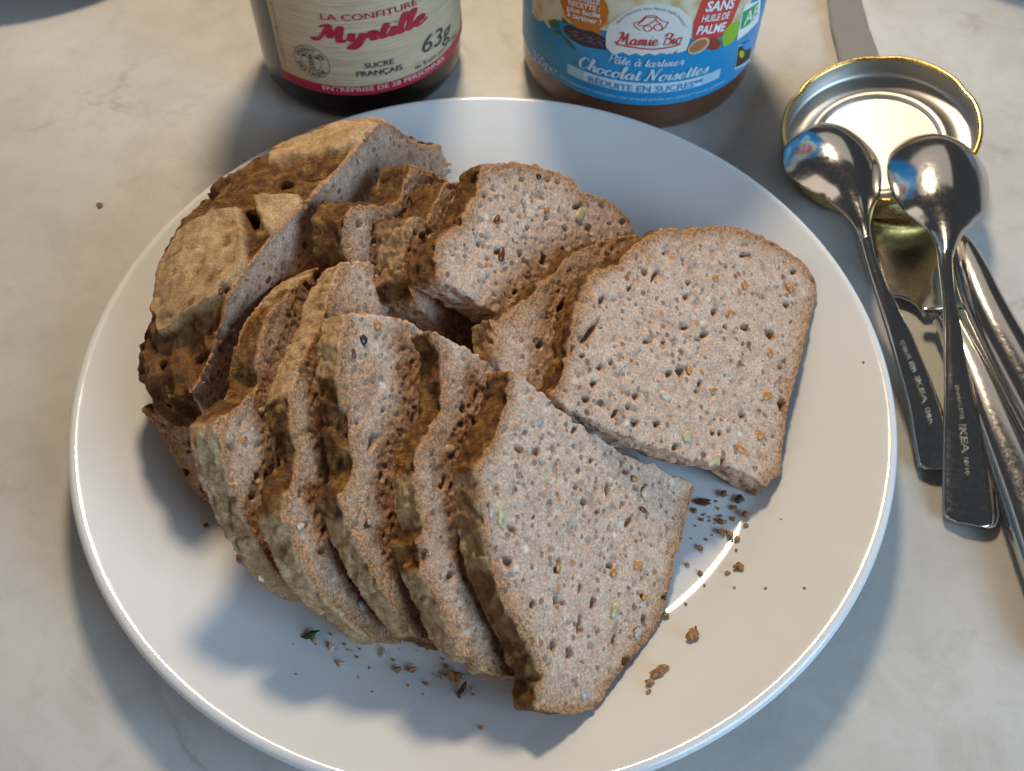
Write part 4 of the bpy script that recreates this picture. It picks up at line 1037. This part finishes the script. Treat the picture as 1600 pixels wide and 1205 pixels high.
# ------------------------------------------------------------------ cutlery
def loft(secs, name, mat, parent, off, shell=0.0011, sub=6, expo=2.0, nseg=18, roll=0.0, edge=0.5):
    """secs: px, py, z, half width (photo px), crown height; the cross-section is a crowned strip"""
    C = [at(s[0], s[1], s[2]) for s in secs]
    W = [s[3] / FPX * np.linalg.norm(c - CAM) for s, c in zip(secs, C)]
    data = [np.r_[c, w, s[4]] for c, w, s in zip(C, W, secs)]
    D = np.array(catmull(data, sub)); D[:, 3] = np.maximum(D[:, 3], 1e-4); D[:, 4] = np.maximum(D[:, 4], 1e-4)
    P = D[:, :3]; T = np.gradient(P, axis=0); T /= np.linalg.norm(T, axis=1)[:, None]
    V, Fc = [], []; m = 2 * (nseg + 1)
    for p, t, w, cr in zip(P, T, D[:, 3], D[:, 4]):
        sidev = np.cross(t, [0, 0, 1.0]); sidev /= np.linalg.norm(sidev)
        if roll: 
            upv = np.cross(sidev, t); a = math.radians(roll); sidev = sidev * math.cos(a) + upv * math.sin(a)
        upv = np.cross(sidev, t); upv /= np.linalg.norm(upv)
        if upv[2] < 0: upv = -upv
        xs = np.sin(np.linspace(-math.pi / 2, math.pi / 2, nseg + 1))
        prof = (1 - np.abs(xs) ** expo)
        th = shell * np.sqrt(np.maximum(1 - xs ** 6, 0)) 
        for x, f, h in zip(xs, prof, th): V.append(p + sidev * x * w + upv * (cr * f + h * edge) - off)
        for x, f, h in zip(xs[::-1], prof[::-1], th[::-1]): V.append(p + sidev * x * w + upv * (cr * f * 0.9 - h * edge) - off)
    L = len(P)
    for i in range(L - 1):
        for k in range(m):
            j = (k + 1) % m; Fc.append((i * m + k, i * m + j, (i + 1) * m + j, (i + 1) * m + k))
    Fc.append(tuple(range(m))[::-1]); Fc.append(tuple(range((L - 1) * m, L * m)))
    b = bmesh.new(); vs = [b.verts.new(v) for v in V]
    for f in Fc:
        try: b.faces.new([vs[i] for i in f])
        except ValueError: pass
    bmesh.ops.remove_doubles(b, verts=b.verts, dist=1e-6)
    bmesh.ops.recalc_face_normals(b, faces=b.faces)
    me = bpy.data.meshes.new(name); b.to_mesh(me); b.free()
    return new_obj(name, me, mat, parent), P, D
M_ENGR = make_steel("engraved_steel", (0.60, 0.52, 0.40), 0.32, 0.02)
def engrave(words, secs, parent, off, dz):
    """stamped words along a handle: (text, start px, end px, letter height px)"""
    for body, a, b, h, bold in words:
        G, Fc = glyph_mesh(body, 0.0, bold)
        A, B = at(a[0], a[1], a[2] + dz), at(b[0], b[1], b[2] + dz)
        T = (B - A); up = np.array([0, 0, 1.0]); S = np.cross(up, T / np.linalg.norm(T)); S /= np.linalg.norm(S)
        hh = h / FPX * np.linalg.norm(A - CAM) / .73
        t = (G[:, 0] - G[:, 0].min()) / (G[:, 0].max() - G[:, 0].min())
        V = [A + T * tt + S * (y - .36) * hh - off for tt, y in zip(t, G[:, 1])]
        F2 = []
        for f in Fc:
            n = np.cross(V[f[1]] - V[f[0]], V[f[2]] - V[f[0]]); F2.append(f if n[2] > 0 else tuple(reversed(f)))
        # give the strokes a little height
        Vt = [v + np.array([0, 0, 0.00018]) for v in V]
        o = new_obj("stamped_lettering", mesh("stamped_lettering", Vt, F2), M_ENGR, parent, smoothed=False)
        md = o.modifiers.new("depth", 'SOLIDIFY'); md.thickness = 0.0003; md.offset = -1
SP = "two steel teaspoons lying bowl down"
def spoon(label, bowl, handle, words):
    base = at(handle[-1][0], handle[-1][1], 0.0)
    root = thing("teaspoon", label, "spoon", base, SP)
    loft(bowl, "bowl", M_STEEL, root, base, shell=0.0012, expo=2.0, nseg=28, sub=7)
    loft(handle, "handle", M_STEEL, root, base, shell=0.0016, expo=2.6, nseg=16, sub=6)
    engrave(words, handle, root, base, 0.0019)
    return root
spoon("right hand teaspoon, bowl upside down over the lid's near edge, the longer handle in view",
      [(1463, 220, .0195, 5, .0004), (1463, 224, .0195, 35, .0036), (1463, 234, .0196, 53, .0062), (1464, 252, .0198, 66, .0084), (1465, 276, .020, 71, .0094), (1467, 301, .0205, 69, .0090), (1470, 327, .021, 60, .0074), (1474, 346, .0215, 42, .0052), (1477, 364, .022, 25, .0034), (1478, 385, .0222, 15, .0022), (1477, 402, .022, 11, .0017)],
      [(1477, 396, .0222, 11.5, .0018), (1477, 412, .0215, 10, .0016), (1482, 465, .018, 9.5, .0013), (1487, 508, .0155, 12, .0011), (1493, 571, .0125, 17, .0010), (1499, 619, .0105, 22, .0010), (1506, 677, .0075, 30, .0010), (1512, 740, .005, 36, .0010), (1516, 789, .0034, 39.5, .0010), (1517, 806, .003, 39, .0009), (1518, 816, .0029, 34, .0007), (1518, 822, .0028, 22, .0005)],
      [("STAINLESS STEEL", (1495, 602, .0113), (1504, 656, .0085), 5, 0.0), ("IKEA", (1504, 663, .0082), (1509, 708, .0062), 10, 0.02), ("18/10", (1510, 715, .0059), (1512, 742, .005), 6, 0.0)])
spoon("left hand teaspoon, bowl upside down beside the blue label's jar, handle next to the plate",
      [(1258, 208, .0195, 5, .0004), (1262, 211, .0195, 36, .0036), (1270, 219, .0196, 54, .0064), (1284, 235, .0198, 66, .0088), (1300, 257, .020, 71, .0098), (1315, 280, .0205, 63, .0090), (1328, 302, .021, 47, .0068), (1335, 320, .0215, 31, .0046), (1343, 341, .022, 18, .0030), (1349, 362, .022, 11, .0019), (1352, 378, .0217, 9.5, .0017)],
      [(1351, 372, .0218, 9.5, .0018), (1360, 408, .020, 9, .0016), (1382, 466, .0175, 13, .0013), (1404, 520, .0148, 18, .0011), (1421, 567, .0122, 21, .0010), (1443, 632, .0085, 25, .0010), (1457, 690, .0055, 29, .0010), (1463, 715, .0042, 30, .0010), (1466, 728, .0036, 28, .0008), (1467, 735, .0034, 20, .0006)],
      [("STAINLESS", (1409, 532, .0145), (1422, 560, .0128), 6, 0.0), ("18/10", (1424, 565, .0124), (1430, 580, .0115), 7, 0.01), ("IKEA", (1433, 588, .0111), (1447, 630, .0088), 8, 0.02), ("CHINA", (1449, 637, .0084), (1456, 662, .007), 6, 0.0)])

def table_knife():
    base = at(1600, 880, 0.0)
    root = thing("table_knife", "steel table knife under the lid and spoons, blade pointing away", "knife", base)
    L = [(1287, -150), (1289, -60), (1293, 0), (1299, 40), (1310, 85), (1330, 200), (1350, 300), (1366, 380), (1378, 430), (1391, 463)]
    H = [(1402, 464), (1416, 468), (1430, 476), (1442, 489)]
    Rr = [(1508, 484), (1500, 455), (1480, 400), (1455, 330), (1415, 210), (1378, 100), (1358, 45), (1346, 0), (1326, -90), (1306, -150)]
    P = [at(x, y, 0.0035) for x, y in catmull(L, 3)[:-1] + catmull([L[-1]] + H, 3) + Rr]
    b = bmesh.new()
    f = b.faces.new([b.verts.new(p - base + np.array([0, 0, .0007])) for p in P])
    r = bmesh.ops.extrude_face_region(b, geom=[f]); vs = [g_ for g_ in r['geom'] if isinstance(g_, bmesh.types.BMVert)]
    bmesh.ops.translate(b, verts=vs, vec=(0, 0, -.0014)); bmesh.ops.recalc_face_normals(b, faces=b.faces)
    be = [e for e in b.edges if abs(e.verts[0].co.z - e.verts[1].co.z) < 1e-5]
    bmesh.ops.bevel(b, geom=be, offset=0.0004, segments=2, affect='EDGES')
    me = bpy.data.meshes.new("blade"); b.to_mesh(me); b.free(); new_obj("blade", me, M_STEEL_B, root, smoothed=False)
    loft([(1441, 489.5, .0066, 5, .0006), (1446, 489, .0068, 6, .0012), (1475, 486, .0072, 6, .0016), (1503, 483, .0068, 6, .0012), (1508, 482.5, .0066, 5, .0006)], "ferrule", M_STEEL_B, root, base, shell=0.003, expo=2.5, sub=4)
    loft([(1484, 497, .0062, 26, .0016), (1500, 530, .0062, 27, .0022), (1525, 585, .0062, 31, .0030), (1556, 660, .0062, 36, .0034), (1603, 770, .0062, 42, .0036), (1645, 880, .0062, 46, .0036), (1690, 1000, .0062, 48, .0034), (1705, 1040, .006, 40, .002)], "handle", M_STEEL, root, base, shell=0.006, expo=2.2, sub=6)
table_knife()
def second_handle():
    base = at(1640, 660, 0.0)
    root = thing("steel_cutlery", "steel cutlery handle at the right edge, crossing over the knife's handle", "cutlery", base)
    loft([(1491, 372, .0125, 5, .0008), (1496, 380, .0127, 13, .0016), (1506, 400, .013, 20, .0024), (1520, 435, .0134, 26, .0032), (1541, 485, .0136, 30, .0036), (1590, 575, .0136, 34, .0036), (1690, 745, .013, 40, .0036), (1750, 840, .0125, 40, .003), (1760, 856, .0125, 28, .002)], "handle", M_STEEL, root, base, shell=0.005, expo=2.4, sub=6)
second_handle()

# ------------------------------------------------------------------ guessed dishes, added for the shadows at the top corners
def dish(name, label, cat, x, y, R, H, mat):
    p = [(1e-5, 0.0035), (R * .6, 0.0035), (R * .72, 0.006), (R * .9, H * .75), (R * .98, H), (R, H * .98), (R, H * .9), (R * .9, H * .6), (R * .7, 0.001), (R * .62, 0.0), (R * .55, 0.001), (1e-5, 0.001)]
    V, Fc = lathe([(max(r, 1e-5), z) for r, z in catmull(p, 4)], 128)
    o = new_obj(name, lathe_mesh(name, V, Fc), mat); o.location = (x, y, 0.0002); tag(o, label, cat)
dish("added_dark_dish", "guessed dark dish, added to explain the shadow in the top left corner", "dish", -0.235, 0.474, 0.104, 0.018, simple("guessed_dark_glaze", (0.035, 0.04, 0.05), 0.25))  # guessed dish, added to account for the dark shadow at top left
dish("added_pale_dish", "guessed pale dish, added to cast the shadow in the top right corner", "dish", 0.275, 0.532, 0.150, 0.034, M_PORC)  # guessed dish, added so that its rim shades the table at top right

# ------------------------------------------------------------------ crumbs
def blob(size, sx, sy, sz, seed, rough=0.7):
    b = bmesh.new(); bmesh.ops.create_icosphere(b, subdivisions=2, radius=1)
    V = np.array([v.co[:] for v in b.verts]); nn = 1 + rough * fbm(V * 1.0, 0.9, 3, seed) + 0.4 * rough * vnoise(V * 4, seed + 3)
    V = V * nn[:, None] * size * np.array([sx, sy, sz]); V[:, 2] -= V[:, 2].min() + 0.1 * size * sz
    Fc = [tuple(v.index for v in f.verts) for f in b.faces]; b.free(); return V, Fc
def crumb_mat(name, dark, light, rough=0.7):
    m, nt, b = mat_new(name); tc = N(nt, 'ShaderNodeTexCoord').outputs['Object']
    n = noise_node(nt, 900, 4, 0.6, tc)
    nt.links.new(ramp(nt, n.outputs['Fac'], [(0.35, dark), (0.68, light)]).outputs[0], b.inputs['Base Color']); b.inputs['Roughness'].default_value = rough; return m
CM = {'brown': crumb_mat("brown_crumb", (0.13, 0.05, 0.016), (0.46, 0.23, 0.085)), 'dark': crumb_mat("dark_crumb", (0.03, 0.012, 0.008), (0.13, 0.05, 0.025), 0.4),
      'pale': crumb_mat("pale_crumb", (0.28, 0.20, 0.15), (0.52, 0.42, 0.34)), 'olive': crumb_mat("olive_seed_coat", (0.03, 0.025, 0.012), (0.12, 0.10, 0.05), 0.35), 'green': crumb_mat("green_herb", (0.006, 0.018, 0.006), (0.03, 0.075, 0.02), 0.35)}
CR = "bread crumbs fallen on the plate"
def crumb(x, y, la, lb, ang, kind, label, seed, name="bread_crumb", cat="crumb", group=CR, hgt=0.7, table=False, rough=0.8):
    p = at(x, y, 0.0) if table else on_plate(x, y)
    sc = np.linalg.norm(p - CAM) / FPX
    la *= 0.86; lb *= 0.86
    V, Fc = blob(1.0, la * sc, lb * sc * 1.15, hgt * min(la, lb) * sc, seed, rough)
    o = new_obj(name, mesh(name, V, Fc), CM[kind], smoothed=False); o.location = tuple(p + np.array([0, 0, 0.0002])); o.rotation_euler[2] = math.radians(ang)
    tag(o, label, cat, group)
for k, c in enumerate([
    (1098, 786, 15, 5, -10, 'dark', "long dark crust shred beside the nearest slice's right corner"),
    (1131, 775, 7, 6, 0, 'brown', "round brown crumb beneath the large right hand slice's lower edge"),
    (1179, 771, 7, 6, 20, 'brown', "brown crumb just below the large right hand slice's bottom corner"),
    (1164, 807, 6, 6, 0, 'brown', "brown crumb below the olive seed coat"),
    (1146, 795, 5, 4, 0, 'brown', "small brown crumb touching distance left of the olive seed coat"),
    (1128, 817, 8, 5, -20, 'brown', "upper crumb of the loose trio between bread and plate glint"),
    (1125, 833, 7, 5, -30, 'brown', "left crumb of the loose trio between bread and plate glint"),
    (1138, 837, 6, 5, 0, 'brown', "right crumb of the loose trio between bread and plate glint"),
    (1153, 888, 10, 7, -30, 'brown', "jagged orange brown crumb lying on the bright curved glint"),
    (1081, 994, 9, 10, 20, 'brown', "three cornered brown crumb below the lower end of the glint"),
    (1041, 963, 6, 4, 20, 'brown', "brown crumb close against the nearest slice's right crust"),
    (1028, 1053, 16, 7, 32, 'brown', "long orange brown crust flake near the nearest slice's lower corner"),
    (1015, 1068, 8, 6, 10, 'brown', "brown crumb touching the lower end of the long crust flake"),
    (375, 873, 6, 5, 0, 'brown', "brown crumb against the left shoulder of the pale crusted slice"),
    (622, 1048, 6, 5, 20, 'brown', "left one of two brown crumbs below the middle slices"),
    (645, 1048, 8, 4, 10, 'brown', "right one of two brown crumbs below the middle slices"),
    (712, 1059, 13, 8, 25, 'brown', "torn orange brown crust fragment above a dark seed hull"),
    (517, 1011, 5, 6, 0, 'pale', "pale crumb to the right of the green herb"),
    (533, 1038, 6, 4, 0, 'pale', "pale crumb at the front, below the green herb"),
    (599, 1022, 5, 7, 0, 'pale', "pale crumb below the narrow slice's lower end")]):
    crumb(*c, seed=100 + k)
crumb(1155, 782, 8, 6, 20, 'olive', "glossy olive brown seed coat under the large right hand slice", 140, "seed_coat", "seed", None)
crumb(722, 1082, 6, 11, -20, 'dark', "dark glossy seed hull lying below the torn crust fragment", 141, "seed_hull", "seed", None)
crumb(484, 994, 15, 5, 22, 'green', "dark green herb scrap on the plate in front of the bread", 142, "herb_scrap", "herb", None, hgt=0.7, rough=0.45)
crumb(323, 822, 4, 4, 0, 'dark', "single dark crumb on the plate left of the bread", 143)
crumb(157, 322, 6, 3, -35, 'brown', "tiny rust brown crumb alone on the table left of the plate", 144, group=None, table=True)
def crumb_dust():
    V, Fc = [], []; r = random.Random(9)
    pts = [(1165, 822, 3), (1146, 812, 3), (1151, 843, 4), (1094, 858, 4), (1104, 844, 2), (1086, 800, 4), (1096, 813, 3), (1137, 896, 4), (1013, 1082, 4), (1093, 896, 4), (1073, 883, 3), (1071, 944, 2), (1196, 920, 2), (1257, 919, 2), (1147, 919, 2), (668, 1070, 3), (696, 1041, 3), (691, 1055, 3), (740, 1086, 2), (491, 1001, 4), (753, 1138, 3), (1349, 567, 2), (524, 973, 3), (1087, 981, 2), (1100, 915, 2), (1150, 860, 2)]
    for k in range(24): pts.append((r.gauss(1115, 30), r.gauss(815, 32), r.uniform(1, 2)))
    for k in range(22): pts.append((r.gauss(560, 70), r.gauss(1020, 24), r.uniform(0.8, 2)))
    for k in range(8): pts.append((r.gauss(700, 25), r.gauss(1060, 18), r.uniform(1, 2)))
    for k, (x, y, s) in enumerate(pts):
        p = on_plate(x, y); sc = np.linalg.norm(p - CAM) / FPX
        v, f = blob(s * sc, 1, 1.1, .8, 300 + k)
        if s < 2.5: pass
        b = len(V); v = v * np.array([1, 1, 0.8]); V += [q + p for q in v]; Fc += [tuple(i + b for i in ff) for ff in f]
    o = new_obj("crumb_dust", mesh("crumb_dust", V, Fc), CM['brown']); tag(o, "fine crumbs scattered over the plate beside the bread", "crumbs", None, 'stuff')
crumb_dust()
